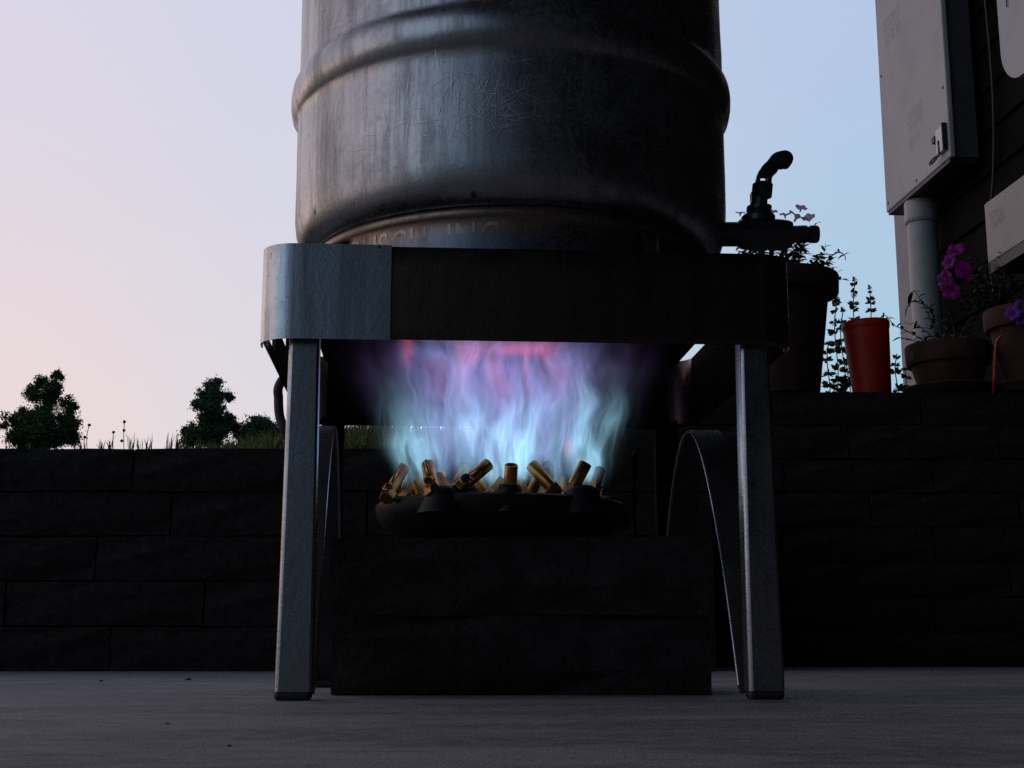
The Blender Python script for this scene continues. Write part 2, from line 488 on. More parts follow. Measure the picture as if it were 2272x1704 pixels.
for r_ in range(5):
    for k in range(2):
        o = put('block', full[(r_ + k) % 6], ret, (0.004, .004 + .385 * k + BW, r_ * h)); o.rotation_euler = (0, 0, -math.pi / 2)

# ------------------------------------------------------------------ house with its rear wing
HC = Vector((1.345, 4.6, 0)); HR = R(5.1)
HM = Matrix.Translation(HC) @ Matrix.Rotation(HR, 4, 'Z')
house = thing('house', 'dark sided house standing on the right behind the utility boxes', 'house', HC, HR)
b_ = bmesh.new()
add_box(b_, (.02, -8.2, -.1), (6, -.02, 3.1))
link('wall', b_, M['siding'], house, False)
for k in range(34):                                 # lapped boards
    z = .02 + k * .128
    bm = bmesh.new()
    prism(bm, [(.020, -.14, z), (.0, -.14, z), (.012, -.14, z + .132), (.020, -.14, z + .132)], (0, -8.0, 0))
    link('siding_board', bm, M['siding'], house, False)
bm = bmesh.new(); add_box(bm, (-.012, -.137, 0), (.019, .0, 3.05), .002); link('corner_board', bm, M['trim'], house, False)
bm = bmesh.new(); add_box(bm, (-.020, -.158, .6), (.012, -.142, 3.05), .002); link('trim_strip', bm, M['trim'], house, False)
bm = bmesh.new()
prism(bm, [(-.55, .5, 3.12), (3, .5, 5.0), (6.5, .5, 3.12), (6.5, .5, 3.02), (-.55, .5, 3.02)], (0, -9.2, 0)); link('roof', bm, M['roof'], house, False)
bm = bmesh.new(); add_box(bm, (-2.21, -12, -.1), (6, -8.22, 3.1)); link('rear_wing', bm, M['siding'], house, False)
bm = bmesh.new(); prism(bm, [(-2.6, -12.4, 3.02), (-2.6, -10.2, 4.6), (-2.6, -8.0, 3.02)], (9, 0, 0)); link('wing_roof', bm, M['roof'], house, False)

bm = bmesh.new(); add_box(bm, (-3.1, -8.0, 2.46), (-.56, -2.6, 2.60)); link('added_shade_roof', bm, M['added_soffit'], house, False)  # unseen roof added over the patio to cut the light from above
for py_ in (-2.75, -6.6):  # posts of the added roof
    bm = bmesh.new(); add_box(bm, (-3.06, py_ - .05, 0), (-2.95, py_ + .05, 2.459), .006); link('added_roof_post', bm, M['added_soffit'], house, False)
def house_obj(name, bm, mat, label, cat, smooth_=False):
    o = link(name, bm, mat, None, smooth_); o.location = HC; o.rotation_euler = (0, 0, HR)
    return tag(o, label, cat) if label else o

# main utility box: far edge at ly -.20, near edge at ly -.72
box = thing('utility_box', 'tall pale grey utility box with a white latch at its lower corner', 'utility box', HC, HR)
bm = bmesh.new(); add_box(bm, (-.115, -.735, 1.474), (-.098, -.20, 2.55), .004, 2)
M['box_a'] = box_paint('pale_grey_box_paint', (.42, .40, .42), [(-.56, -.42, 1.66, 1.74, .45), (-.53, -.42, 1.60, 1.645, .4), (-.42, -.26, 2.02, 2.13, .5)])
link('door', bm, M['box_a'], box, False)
M['box_shade'] = rough_mat('shaded_cabinet_paint', (.05, .05, .053), (.07, .07, .073), 20, .6, .0003, .3, 200, spec=.2)  # shade of the camera-facing side put into the cabinet body's colour
bm = bmesh.new(); add_box(bm, (-.0975, -.725, 1.476), (-.022, -.208, 2.545), .003, 2); link('cabinet', bm, M['box_shade'], box, False)
for yy, zz in ((-.222, 1.50), (-.222, 1.95), (-.712, 1.70), (-.712, 2.1), (-.47, 1.492)):
    bm = bmesh.new(); c_ = add_lathe(bm, [(0, .002), (.0045, .0015), (.0052, 0)], 10)
    for v in bm.verts: v.co = Vector((-.1152 - v.co.z, yy + v.co.x, zz + v.co.y))
    link('screw', bm, M['black_metal'], box, False)
bm = bmesh.new(); add_box(bm, (-.112, -.72, 1.462), (-.03, -.212, 1.4735)); link('bottom_lip', bm, M['black_metal'], box, False)
bm = bmesh.new()
add_box(bm, (-.128, -.716, 1.502), (-.1155, -.662, 1.58), .004, 2); link('latch', bm, M['white_metal'], box, False)
bm = bmesh.new()
add_box(bm, (-.131, -.7235, 1.500), (-.1155, -.7165, 1.585), .001); add_box(bm, (-.131, -.6615, 1.546), (-.1155, -.640, 1.566), .001)
add_box(bm, (-.1315, -.69, 1.49), (-.1282, -.684, 1.54))
link('latch_frame', bm, M['black_metal'], box, False)
bm = bmesh.new()
pts = [(-.14 + .004 * math.sin(a), -.668 + .028 * math.cos(a), 1.485 + .009 * math.sin(a)) for a in [2 * math.pi * i / 20 for i in range(21)]]
add_tube(bm, pts, .003, 6); link('seal_wire', bm, M['black_metal'], box)

# meter socket with rounded lower corners
meter = thing('meter_box', 'pale rounded meter box with a line emblem, above the magenta flowers at the top right', 'meter box', HC, HR)
def rrect(y0, y1, z0, z1, r, x, n=8):
    out = []
    for cy, cz, a0 in ((y1 - r, z1 - r, 0), (y0 + r, z1 - r, 90), (y0 + r, z0 + r, 180), (y1 - r, z0 + r, 270)):
        for i in range(n + 1):
            a = R(a0 + 90 * i / n); out.append((x, cy + r * math.cos(a), cz + r * math.sin(a)))
    return out
bm = bmesh.new(); prism(bm, rrect(-1.62, -1.175, 1.49, 2.4, .11, -.022), (-.13, 0, 0)); 
M['box_b'] = box_paint('pale_meter_paint', (.42, .425, .45), [])
autosmooth(link('cabinet', bm, M['box_b'], meter), 40)
bm = bmesh.new()                                    # the raised line emblem: an outline with slanted bars
em = [(-.155, -1.235, 1.70), (-.155, -1.235, 1.80), (-.155, -1.25, 1.83), (-.155, -1.30, 1.85), (-.155, -1.36, 1.85)]
add_tube(bm, spline(em, 5), .0016, 5)
for dz_ in (0, .022, .044): add_tube(bm, [(-.155, -1.25, 1.745 + dz_), (-.155, -1.36, 1.80 + dz_)], .0014, 5)
link('emblem', bm, M['black_metal'], meter)

bm = bmesh.new()
pts = [HM @ Vector(q) for q in ((-.016, -.80, 2.3), (-.016, -.83, 1.7), (-.018, -.80, 1.4), (-.02, -.74, 1.22), (-.02, -.76, 1.0), (-.02, -.80, .72))]
add_tube(bm, spline(pts, 6), .004, 8)
tag(link('cable', bm, M['rubber'], None), 'thin dark cable hanging down the house wall right of the grey pipe', 'cable')
low_box = thing('junction_box', 'small cream box with faint print below the meter box, right of the grey pipe', 'junction box', HC, HR)
M['box_c'] = box_paint('cream_box_paint', (.33, .30, .27), [(-1.07, -.97, 1.165, 1.225, .65)])
bm = bmesh.new(); add_box(bm, (-.12, -1.45, 1.085), (-.022, -.945, 1.255), .003, 2); link('cabinet', bm, M['box_c'], low_box, False)
bm = bmesh.new(); add_box(bm, (-.118, -1.44, 1.055), (-.03, -.955, 1.0845)); link('bottom_rail', bm, M['black_metal'], low_box, False)

pipe = thing('conduit_pipe', 'grey round pipe running down the house corner below the utility box', 'pipe', HC + Matrix.Rotation(HR, 3, 'Z') @ Vector((-.060, -.36, 0)), HR)
bm = bmesh.new(); add_lathe(bm, [(.047, .5), (.047, 1.462)], 32); link('tube', bm, M['pvc'], pipe)
bm = bmesh.new(); add_lathe(bm, [(.048, 1.385), (.052, 1.388), (.053, 1.40), (.053, 1.455), (.050, 1.461)], 32); link('coupling', bm, M['pvc'], pipe)

# ------------------------------------------------------------------ trees on the rise
def leafy(name, label, cat, clumps, Y, trunk_px, n_per, leaf, group=None):
    base = P(trunk_px, 990, Y); base.z = terrain_z(base.x, Y) - .1
    root = thing(name, label, cat, base, 0, group)
    bm = bmesh.new(); tb = bmesh.new()
    k = Y / F_PX
    cen = []
    for (zx, zy, zr) in clumps:
        c = P(zx / 2.183, 800 + zy / 2.183, Y); r = zr / 2.183 * k
        c.y += random.uniform(-1, 1) * r * 1.5
        cen.append(c)
        lobes = [(c + Vector([random.gauss(0, .46) for _ in range(3)]) * r, r * random.uniform(.35, .6)) for _ in range(9)] + [(c, r * .85), (c, r * .85)]
        for i in range(int(n_per * 6 * max(.4, (zr / 45) ** 2))):
            lc, lr = random.choice(lobes)
            p = lc + Vector([random.gauss(0, .56) for _ in range(3)]) * lr
            s = leaf * random.uniform(.6, 1.3)
            u = Vector([random.gauss(0, 1) for _ in range(3)]).normalized(); w = u.orthogonal().normalized()
            q = [p - base + u * s, p - base + w * s * .45, p - base - u * s, p - base - w * s * .45]
            bm.faces.new([bm.verts.new(x) for x in q])
    link('crown', bm, M['leaf'], root, False)
    top = max(c.z for c in cen) - base.z
    pts = [(0, 0, -.2), (.02, 0, top * .4), (-.03, 0, top * .92)]
    add_tube(tb, pts, [.10, .07, .02], 7)
    for c in cen:
        zz = (c.z - base.z) * .55
        add_tube(tb, [(0, 0, max(.05, zz)), ((c.x - base.x) * .5, (c.y - base.y) * .5, zz * 1.25), c - base], [.04, .025, .01], 5)
    link('trunk', tb, M['bark'], root)
    return root
leafy('broad_tree', 'wide leafy tree with a forked top at the far left beyond the wall', 'tree',
      [(288, 72, 22), (270, 130, 42), (195, 105, 32), (170, 170, 42), (230, 190, 50), (110, 250, 32), (65, 300, 38), (60, 370, 42), (140, 310, 58),
       (230, 300, 60), (310, 280, 46), (345, 225, 36), (352, 300, 36), (345, 365, 40), (270, 390, 50), (100, 400, 40), (180, 400, 50), (215, 260, 48), (200, 340, 56), (290, 350, 46), (252, 150, 36), (130, 380, 46)], 45, 103, 300, .046)
leafy('narrow_tree', 'narrow upright tree with ragged top between the wide tree and the stand', 'tree',
      [(1003, 118, 28), (1060, 122, 32), (1030, 150, 34), (1000, 175, 36), (1060, 185, 42), (1102, 172, 20), (958, 205, 26), (1030, 250, 52), (990, 310, 48),
       (1080, 300, 48), (935, 335, 36), (905, 345, 24), (1122, 285, 26), (1030, 370, 60), (945, 385, 46), (1030, 210, 40), (1035, 300, 48), (1000, 360, 46), (1075, 360, 42)], 45, 472, 300, .046)
leafy('round_bush', 'low rounded bush right of the narrow tree, beside the stand leg', 'bush',
      [(1220, 325, 42), (1290, 330, 42), (1340, 348, 32), (1170, 350, 38), (1235, 288, 16), (1290, 302, 22), (1385, 372, 30), (1260, 370, 56), (1150, 325, 20)], 45, 580, 320, .046)

# ------------------------------------------------------------------ rough grass along the wall top and on the slope
bm = bmesh.new()
def blade(bm, p, hgt, w, lean, a):
    dirv = Vector((math.cos(a), math.sin(a), 0)); side = Vector((-math.sin(a), math.cos(a), 0)) * w
    side = Vector((w, 0, 0)) if random.random() < .6 else side
    q0, q1, q2 = p, p + Vector((0, 0, hgt * .6)) + dirv * lean * .35, p + Vector((0, 0, hgt)) + dirv * lean
    a_, b2, c_, d_ = bm.verts.new(q0 - side), bm.verts.new(q0 + side), bm.verts.new(q1 + side * .7), bm.verts.new(q1 - side * .7)
    bm.faces.new((a_, b2, c_, d_)); bm.faces.new((d_, c_, bm.verts.new(q2)))
for i in range(15000):
    u = random.uniform(-1200, 1360) if i % 3 == 0 else random.uniform(330, 1250)
    Y = 2.9 + 11 * random.random() ** 1.8
    X = (u - 1136) / 3080 * Y
    if u > 1230 and Y < 3.7: continue
    if 560 < u < 1250 and i % 3 and Y > 6: Y = random.uniform(2.9, 3.6); X = (u - 1136) / 3080 * Y
    dens = sstep(u, 330, 600)
    hmax = (.010 + .009 * dens + ((.010 * sstep(u, 640, 740) + .004 * sstep(u, 930, 990)) if Y < 5 else 0)) * (1 + .15 * Y) * (1 + .8 * mnoise.noise(Vector((u * .02, Y, 3))))
    blade(bm, Vector((X, Y, terrain_z(X, Y) - .005)), max(.02, hmax) * random.uniform(.5, 1.35) * 1.6, .0012 * (1 + .25 * Y), random.uniform(.0, .05), random.uniform(0, 6.28))
for i in range(500):                                # tufts behind the tall wall
    u = random.uniform(1510, 1720); Y = random.uniform(3.7, 4.1); X = (u - 1136) / 3080 * Y
    blade(bm, Vector((X, Y, terrain_z(X, Y) - .005)), random.uniform(.03, .09), .003, random.uniform(0, .04), random.uniform(0, 6.28))
for c_ in ((225, 14), (245, 20), (290, 26), (310, 18), (330, 22), (375, 30), (395, 26), (415, 26), (440, 20), (182, 16), (60, 10), (20, 10)):
    for j in range(9):
        u = c_[0] + random.uniform(-7, 7); Y = 2.93; p = P(u, 998, Y)
        blade(bm, p, c_[1] / F_PX * Y * random.uniform(.5, 1.5) + .006, .0010, random.uniform(0, .014), random.uniform(0, 6.28))
tag(link('grass', bm, M['grass'], None, False), 'rough green grass along the top of the low wall and up the slope', 'grass', kind='stuff')

seed_specs = [((198, 943), 'shorter curved seed stalk with one round head just right of the wide tree'),
              ((252, 959), 'short straight seed stalk between the curved stalk and the tallest stalk'),
              ((276, 936), 'tallest seed stalk, two round heads one above the other, on the wall top'),
              ((188, 970), 'tiny seed stalk hugging the right edge of the wide tree')]
for i, ((px, py), lab) in enumerate(seed_specs):
    Y = 2.95
    top = P(px, py, Y); foot = P(px - (5 if i == 0 else 1), 997, Y)
    root = thing('seed_stalk', lab, 'wild plant', foot, 0, 'seed stalks on the wall top')
    bm = bmesh.new(); add_tube(bm, spline([(0, 0, 0), (top - foot) * .55 + Vector((-.001 if i != 0 else -.003, 0, 0)), top - foot], 6), .0009, 6); link('stem', bm, M['dry_stem'], root)
    heads = [top - foot] + ([P(275, 955, Y) - foot, P(270, 978, Y) - foot] if i == 2 else [])
    for hd in heads:
        bm = bmesh.new(); bmesh.ops.create_icosphere(bm, subdivisions=2, radius=.0034)
        for v in bm.verts: v.co *= random.uniform(.8, 1.2); v.co += hd
        link('seed_head', bm, M['dry_stem'], root)

# ------------------------------------------------------------------ STAND
SX, SY, SR = .0, 1.28, R(4.0)
stand = thing('burner_stand', 'square sheet-metal stand with deep skirt and four legs under the keg', 'stand', (SX, SY, 0), SR)
S2, SK0, SK1 = .214, .279, .355
def rr_path(h_, r, n=8):
    out = []
    for cx, cy, a0 in ((h_ - r, -h_ + r, -90), (h_ - r, h_ - r, 0), (-h_ + r, h_ - r, 90), (-h_ + r, -h_ + r, 180)):
        for i in range(n + 1):
            a = R(a0 + 90 * i / n); out.append((cx + r * math.cos(a), cy + r * math.sin(a)))
    return out
bm = bmesh.new()
lefty = [.12, .06, .0, -.068, -.118, -.172]       # extra columns on the left wall, back to front
def with_left(p): return p[:27] + [(p[26][0], yy) for yy in lefty] + p[27:]
outer, inner = with_left(rr_path(S2, .026)), with_left(rr_path(S2 - .003, .023))
n = len(outer)
prof = [(outer, SK0 + .002), (with_left(rr_path(S2 - .0006, .0254)), SK0), (inner, SK0), (inner, .2870), (inner, .3125), (inner, .3360), (inner, SK1 - .002),
        (with_left(rr_path(S2 - .0015, .0245)), SK1), (outer, SK1 - .0015), (outer, .3360), (outer, .3125), (outer, .2870)]
rows = []
for path, z in prof: rows.append([bm.verts.new((x, y, z)) for x, y in path])
hole = {(29, 4): 1, (31, 3): 1}         # (column, z step): two small openings
for k, (A, B) in enumerate(zip(rows, rows[1:] + rows[:1])):
    zstep = {3: 3, 4: 4, 9: 4, 10: 3}.get(k)
    for i in range(n):
        if (i, zstep) in hole: continue
        bm.faces.new((A[i], A[(i + 1) % n], B[(i + 1) % n], B[i]))
for (i, zs_) in hole:                               # cheeks of the openings
    ki, ko = (3, 11) if zs_ == 3 else (4, 10)
    for c_ in (i, i + 1):
        try: bm.faces.new((rows[ki][c_], rows[ki + 1][c_], rows[ko - 1][c_], rows[ko][c_]))
        except ValueError: pass
bmesh.ops.recalc_face_normals(bm, faces=bm.faces[:])
o = link('skirt', bm, M['skirt'], stand); autosmooth(o, 50)
o.data.materials.append(M['soot'])                  # the flame side is sooted
for p in o.data.polygons:
    c_ = p.center
    if max(abs(c_.x), abs(c_.y)) < S2 - .0012 and (p.normal.x * c_.x + p.normal.y * c_.y) < 1e-4 and math.hypot(c_.x, c_.y) < .272: p.material_index = 1
# brighter overlapping plate wrapped round the left front corner, ending in a lap seam
path = [p for p in rr_path(S2 + .0012, .0272)]
arc = path[27:36]                                   # front left corner
pl = [(-S2 - .0012, -.178)] + arc + [(-.18, -S2 - .0012), (-.15, -S2 - .0012), (-.125, -S2 - .0012), (-.1115, -S2 - .0012)]
bm = bmesh.new()
rows = [[bm.verts.new((x, y, z)) for x, y in pl] for z in (SK0 - .0012, SK0 + .004, .30, .33, SK1 - .004, SK1 + .0004)]
for r0, r1 in zip(rows[:-1], rows[1:]):
    for i in range(len(pl) - 1): bm.faces.new((r0[i], r0[i + 1], r1[i + 1], r1[i]))
bmesh.ops.recalc_face_normals(bm, faces=bm.faces[:])
o = link('lap_plate', bm, M['plate'], stand); o['label'] = 'brighter sheet lapped round the left front corner'
md = o.modifiers.new('solid', 'SOLIDIFY'); md.thickness = .0009; md.offset = 0
es = o.modifiers.new('split', 'EDGE_SPLIT'); es.split_angle = R(30)
arc = path[0:9]
pl = [(.188, -S2 - .0012)] + arc + [(S2 + .0012, -.175)]
bm = bmesh.new()
rows = [[bm.verts.new((x, y, z)) for x, y in pl] for z in (SK0 + .001, SK0 + .004, .30, .33, SK1 - .004, SK1 - .001)]
for r0, r1 in zip(rows[:-1], rows[1:]):
    for i in range(len(pl) - 1): bm.faces.new((r0[i], r0[i + 1], r1[i + 1], r1[i]))
bmesh.ops.recalc_face_normals(bm, faces=bm.faces[:])
M['corner_glint'] = steel('corner_glint_sheet', (.55, .42, .34), (.25, .18, .15), .20, scr=.1, dirt=.9, film=0)  # bright strip added to imitate the reflected highlight on this corner
o = link('glint_strip', bm, M['corner_glint'], stand); o['label'] = 'added bright strip for the highlight on the right front corner'
md = o.modifiers.new('solid', 'SOLIDIFY'); md.thickness = .0009; md.offset = 0
es = o.modifiers.new('split', 'EDGE_SPLIT'); es.split_angle = R(30)
# plate with a round hole that carries the keg's foot ring
bm = bmesh.new()
NP = 72
ring_o, ring_i = [], []
for i in range(NP):
    a = 2 * math.pi * i / NP; c, s_ = math.cos(a), math.sin(a)
    q = min(.1885 / max(abs(c), abs(s_), 1e-6), .255)
    ring_o.append((q * c, max(-.2075, min(.2075, q * s_ * (1.0 if abs(c) > abs(s_) else 1.1)))))
    ring_i.append((.168 * c, .168 * s_))
lay = [[bm.verts.new((x, y, z)) for x, y in ring] for ring, z in ((ring_i, .3400), (ring_o, .3400), (ring_o, .3432), (ring_i, .3432))]
for A, B in zip(lay, lay[1:] + lay[:1]):
    for i in range(NP): bm.faces.new((A[i], A[(i + 1) % NP], B[(i + 1) % NP], B[i]))
bmesh.ops.recalc_face_normals(bm, faces=bm.faces[:])
autosmooth(link('support_plate', bm, M['soot'], stand), 30)

def leg_mesh(sx, sy, flare):
    """folded strip leg, slightly hollow towards the front, widening to the foot"""
    bm = bmesh.new()
    rows = []
    zs = [.0065, .012, .02, .06, .12, .18, .24, .285]
    for z in zs:
        t_ = z / .285
        w = .0142 - .0022 * t_
        cx = sx * (.1765 + flare * (1 - t_) ** 3) + (.006 if sx > 0 else -.003)
        prof = [(-w, .016), (-w, .0036), (-w + .0006, .0018), (-w + .0017, .0006), (-w + .0034, .0), (w - .0022, .0), (w - .0009, .0005), (w, .0016), (w, .016), (w - .0022, .016), (w - .0022, .003), (-w + .0022, .003), (-w + .0022, .016)]
        rows.append([bm.verts.new((cx + x, sy * (.2055 - (y)), z)) for x, y in prof])
    for A, B in zip(rows[:-1], rows[1:]):
        for i in range(len(A)): bm.faces.new((A[i], A[(i + 1) % len(A)], B[(i + 1) % len(A)], B[i]))
    bm.faces.new(rows[0][::-1]); bm.faces.new(rows[-1])
    bmesh.ops.recalc_face_normals(bm, faces=bm.faces[:])
    return bm
for sx in (-1, 1):
    for sy in (-1, 1):
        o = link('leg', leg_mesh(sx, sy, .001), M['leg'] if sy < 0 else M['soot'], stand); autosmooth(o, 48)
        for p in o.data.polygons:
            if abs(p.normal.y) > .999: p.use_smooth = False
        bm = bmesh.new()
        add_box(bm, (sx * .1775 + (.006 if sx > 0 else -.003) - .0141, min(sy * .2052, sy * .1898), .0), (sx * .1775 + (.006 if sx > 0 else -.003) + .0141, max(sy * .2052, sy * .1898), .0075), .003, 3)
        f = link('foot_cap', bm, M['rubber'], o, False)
def arch_strap(sx):
    """flat strap bent into an arch from the front foot to the rear foot"""
    x = sx * .1765 + (.006 if sx > 0 else -.003)
    yc, hw, top, w, th = .012, .186, .242, .0135, .0026
    pts = []
    for i in range(57):
        a = math.pi * i / 56
        y = yc - hw * math.cos(a)
        pts.append((y, .004 + (top - .004) * (1 - abs((y - yc) / hw) ** 1.95)))
    bm = bmesh.new(); rows = []
    for i, (y, z) in enumerate(pts):
        y0, z0 = pts[max(i - 1, 0)]; y1, z1 = pts[min(i + 1, 56)]
        l_ = math.hypot(y1 - y0, z1 - z0); ny, nz = -(z1 - z0) / l_ * th, (y1 - y0) / l_ * th
        rows.append([bm.verts.new(q) for q in ((x - w, y, z), (x + w, y, z), (x + w, y + ny, z + nz), (x - w, y + ny, z + nz))])
    for A, B in zip(rows[:-1], rows[1:]):
        for k in range(4): bm.faces.new((A[k], A[(k + 1) % 4], B[(k + 1) % 4], B[k]))
    bm.faces.new(rows[0][::-1]); bm.faces.new(rows[-1])
    bmesh.ops.recalc_face_normals(bm, faces=bm.faces[:])
    o = autosmooth(link('arch_strap', bm, M['strap'], stand), 30)
    b2 = bmesh.new(); add_tube(b2, [(x - sx * w, y, z + .0012) for y, z in pts[2:-2]], .0013, 6); link('lit_edge', b2, M['leg'], o)  # bright tube stands in for light catching the strap's edge
M['strap'] = rough_mat('dark_strap_steel', (.034, .031, .030), (.062, .057, .054), 40, .55, .0004, .4, 250, metallic=.3, spec=.3)
for sx in (-1, 1): arch_strap(sx)

# ------------------------------------------------------------------ concrete blocks under the burner
def paver(label, x0, x1, z0, z1, yf, seed, rz):
    me = block_mesh(x1 - x0, .19, z1 - z0, seed); me.materials.clear(); me.materials.append(M['base_block'])
    o = put('concrete_block', me, None, (x0, yf, z0)); o.rotation_euler = (0, 0, rz)
    return tag(o, label, 'concrete block', 'concrete blocks under the burner')
paver('lower concrete block resting on the patio under the burner', -.1535, .170, 0.0, .0668, 1.192, 301, R(1.0))
paver('upper concrete block of the pair, carrying the burner dish', -.1565, .169, .0675, .1335, 1.190, 302, R(.6))

# ------------------------------------------------------------------ BURNER
BX, BY = -.010, 1.285
burner = thing('gas_burner', 'black cast gas burner dish with angled brass jets on the concrete blocks', 'gas burner', (BX, BY, .1340))
bm = bmesh.new()
add_lathe(bm, [(0, 0), (.070, 0), (.092, .003), (.106, .012), (.1150, .022), (.1172, .030), (.1172, .0345), (.1150, .0362), (.1125, .034), (.108, .024), (.098, .016), (.05, .013), (0, .012)], 72)
autosmooth(link('dish', bm, M['cast'], burner), 40)
def boss(px, py_top, Y, r0, r1):
    p = P(px, py_top, Y) - Vector((BX, BY, .1340))
    bm = bmesh.new(); zb, zt = .020, p.z
    h_ = zt - zb
    add_lathe(bm, [(r0 * 1.1, zb), (r0, zb + h_ * .25), (r0 * .80, zb + h_ * .6), (r0 * .5 + r1 * .5, zb + h_ * .85), (r1 * 1.1, zb + h_ * .97), (r1, zt), (0, zt)], 24, (p.x, p.y))
    autosmooth(link('boss', bm, M['cast'], burner), 45)
boss(985, 1079, 1.19, .021, .009); boss(1130, 1075, 1.182, .013, .0085); boss(1292, 1078, 1.20, .020, .009)
boss(900, 1102, 1.26, .020, .010); boss(1350, 1102, 1.28, .018, .010); boss(1130, 1092, 1.35, .036, .018); boss(1050, 1092, 1.36, .02, .01); boss(1215, 1092, 1.36, .02, .01)
# jets: top and bottom of each tube as the photograph shows them, depth along the sight line chosen per ring position
O5 = lambda zx, zy: (820 + zx / 3.814, 980 + zy / 3.814)
jets = [((290, 225), (165, 440), 1.245, 1.215, 1), ((492, 185), (528, 395), 1.20, 1.185, 1), ((835, 195), (715, 375), 1.31, 1.33, 0),
        ((1010, 185), (795, 365), 1.20, 1.19, 1), ((1072, 255), (1055, 400), 1.34, 1.35, 0), ((1200, 195), (1188, 395), 1.17, 1.18, 0),
        ((1365, 190), (1545, 390), 1.215, 1.21, 0), ((1345, 290), (1275, 395), 1.33, 1.34, 0), ((1490, 190), (1590, 340), 1.31, 1.33, 0),
        ((1830, 180), (1725, 380), 1.20, 1.20, 0), ((1950, 238), (1905, 385), 1.27, 1.255, 0), ((345, 300), (300, 430), 1.34, 1.33, 0),
        ((455, 280), (330, 440), 1.30, 1.30, 0),
        ((640, 255), (560, 400), 1.33, 1.33, 0), ((905, 330), (975, 440), 1.24, 1.24, 0), ((1135, 315), (1050, 430), 1.29, 1.29, 0), ((1425, 300), (1375, 420), 1.30, 1.31, 0),
        ((1655, 305), (1615, 410), 1.32, 1.32, 0), ((575, 290), (650, 400), 1.26, 1.25, 0), ((1255, 330), (1310, 440), 1.25, 1.25, 0), ((1765, 295), (1850, 410), 1.28, 1.28, 0), ((395, 330), (440, 440), 1.25, 1.25, 0), ((1560, 330), (1490, 430), 1.26, 1.26, 0)]
flame_src = []
for (t5, b5, yt, yb, key) in jets:
    a, b2 = P(*O5(*b5), yb), P(*O5(*t5), yt)
    ax = (b2 - a).normalized(); L = (b2 - a).length
    flame_src.append((b2, ax))
    rj = .0058 if yt < 1.235 else .0052
    bm = bmesh.new()
    # hollow tube with a bore
    add_lathe(bm, [(rj, -.002), (rj, L - .0006), (rj - .0005, L), (rj - .0016, L), (rj - .0018, L - .001), (rj - .0018, L - .02), (0, L - .02)], 20)
    o = link('jet', bm, M['brass'] if yt < 1.235 else M['dark_brass'], burner); autosmooth(o, 40)
    o.location = a - Vector((BX, BY, .1340)); o.rotation_euler = ax.to_track_quat('Z', 'Y').to_euler()
    bm = bmesh.new()
    add_lathe(bm, [(0, -.008), (.0065, -.008), (.0072, -.006), (.0072, .0005), (.0058, .0015), (.0053, .0015)], 6)
    autosmooth(link('hex_collar', bm, M['dark_brass'], o), 30)
    if key:                                         # eye of the air hole with the slot running up from it, on the side facing us
        q = o.rotation_euler.to_matrix().inverted()
        f = q @ Vector((-.35 if b5[0] < 300 else (-.15 if b5[0] < 700 else -.1), -1, .15)); f.z = 0; f.normalize()
        s = Vector((-f.y, f.x, 0))
        bm = bmesh.new()
        pts = [f * (rj + .0003) + s * .0044 * math.cos(x) + Vector((0, 0, .003 + .0050 * math.sin(x))) for x in [2 * math.pi * i / 16 for i in range(17)]]
        add_tube(bm, pts, .0015, 6)
        add_tube(bm, [f * (rj + .0002) + Vector((0, 0, .0084)), f * (rj + .0002) + Vector((0, 0, L - .001))], .0016, 6)
        link('eye_ring', bm, M['brass'], o)
        bm = bmesh.new()
        c = f * (rj + .0006) + Vector((0, 0, .004))
        vs = [bm.verts.new(c + s * .0026 * math.cos(x) + Vector((0, 0, .0034 * math.sin(x)))) for x in [2 * math.pi * i / 14 for i in range(14)]]
        vb = [bm.verts.new(v.co - f * .002) for v in vs]
        bm.faces.new(vs)
        for i in range(14): bm.faces.new((vs[i], vs[(i + 1) % 14], vb[(i + 1) % 14], vb[i]))
        bmesh.ops.recalc_face_normals(bm, faces=bm.faces[:])
        link('eye_hole', bm, M['rubber'], o, False)
# small brass stubs and screws between the jets
for zx, zy, Y, r in ((1645, 320, 1.30, .0042), (460, 465, 1.22, .0035), (960, 460, 1.24, .005), (1360, 488, 1.2, .0026), (1535, 488, 1.2, .0022), (1965, 418, 1.28, .003), (590, 350, 1.27, .006), (620, 330, 1.28, .005), (960, 370, 1.3, .004)):
    bm = bmesh.new()
    p = P(*O5(zx, zy), Y) - Vector((BX, BY, .1340))
    add_lathe(bm, [(r, p.z - .02), (r, p.z - r * .4), (r * .6, p.z + r * .5), (0, p.z + r * .8)], 10, (p.x, p.y))
    autosmooth(link('brass_stub', bm, M['dark_brass'], burner), 40)

# gas hose hanging behind the left leg and running under the burner
bm = bmesh.new()
hp = [P(622, 850, 1.44), P(618, 885, 1.44), P(621, 925, 1.44), P(633, 958, 1.44), P(652, 1010, 1.45), P(668, 1150, 1.47), P(690, 1350, 1.50)]
e = hp[-1]; hp += [Vector((e.x + .02, 1.52, .03)), Vector((-.10, 1.54, .010)), Vector((0, 1.50, .010)), Vector((0, 1.44, .06)), Vector((-.005, 1.42, .16)), Vector((-.008, 1.395, .168))]
hp = [Vector((hp[0].x + .02, 1.46, hp[0].z + .035))] + hp
add_tube(bm, spline(hp, 8), .0050, 12)
tag(link('gas_hose', bm, M['rubber'], None), 'black gas hose hanging beside the left legs of the stand', 'hose')

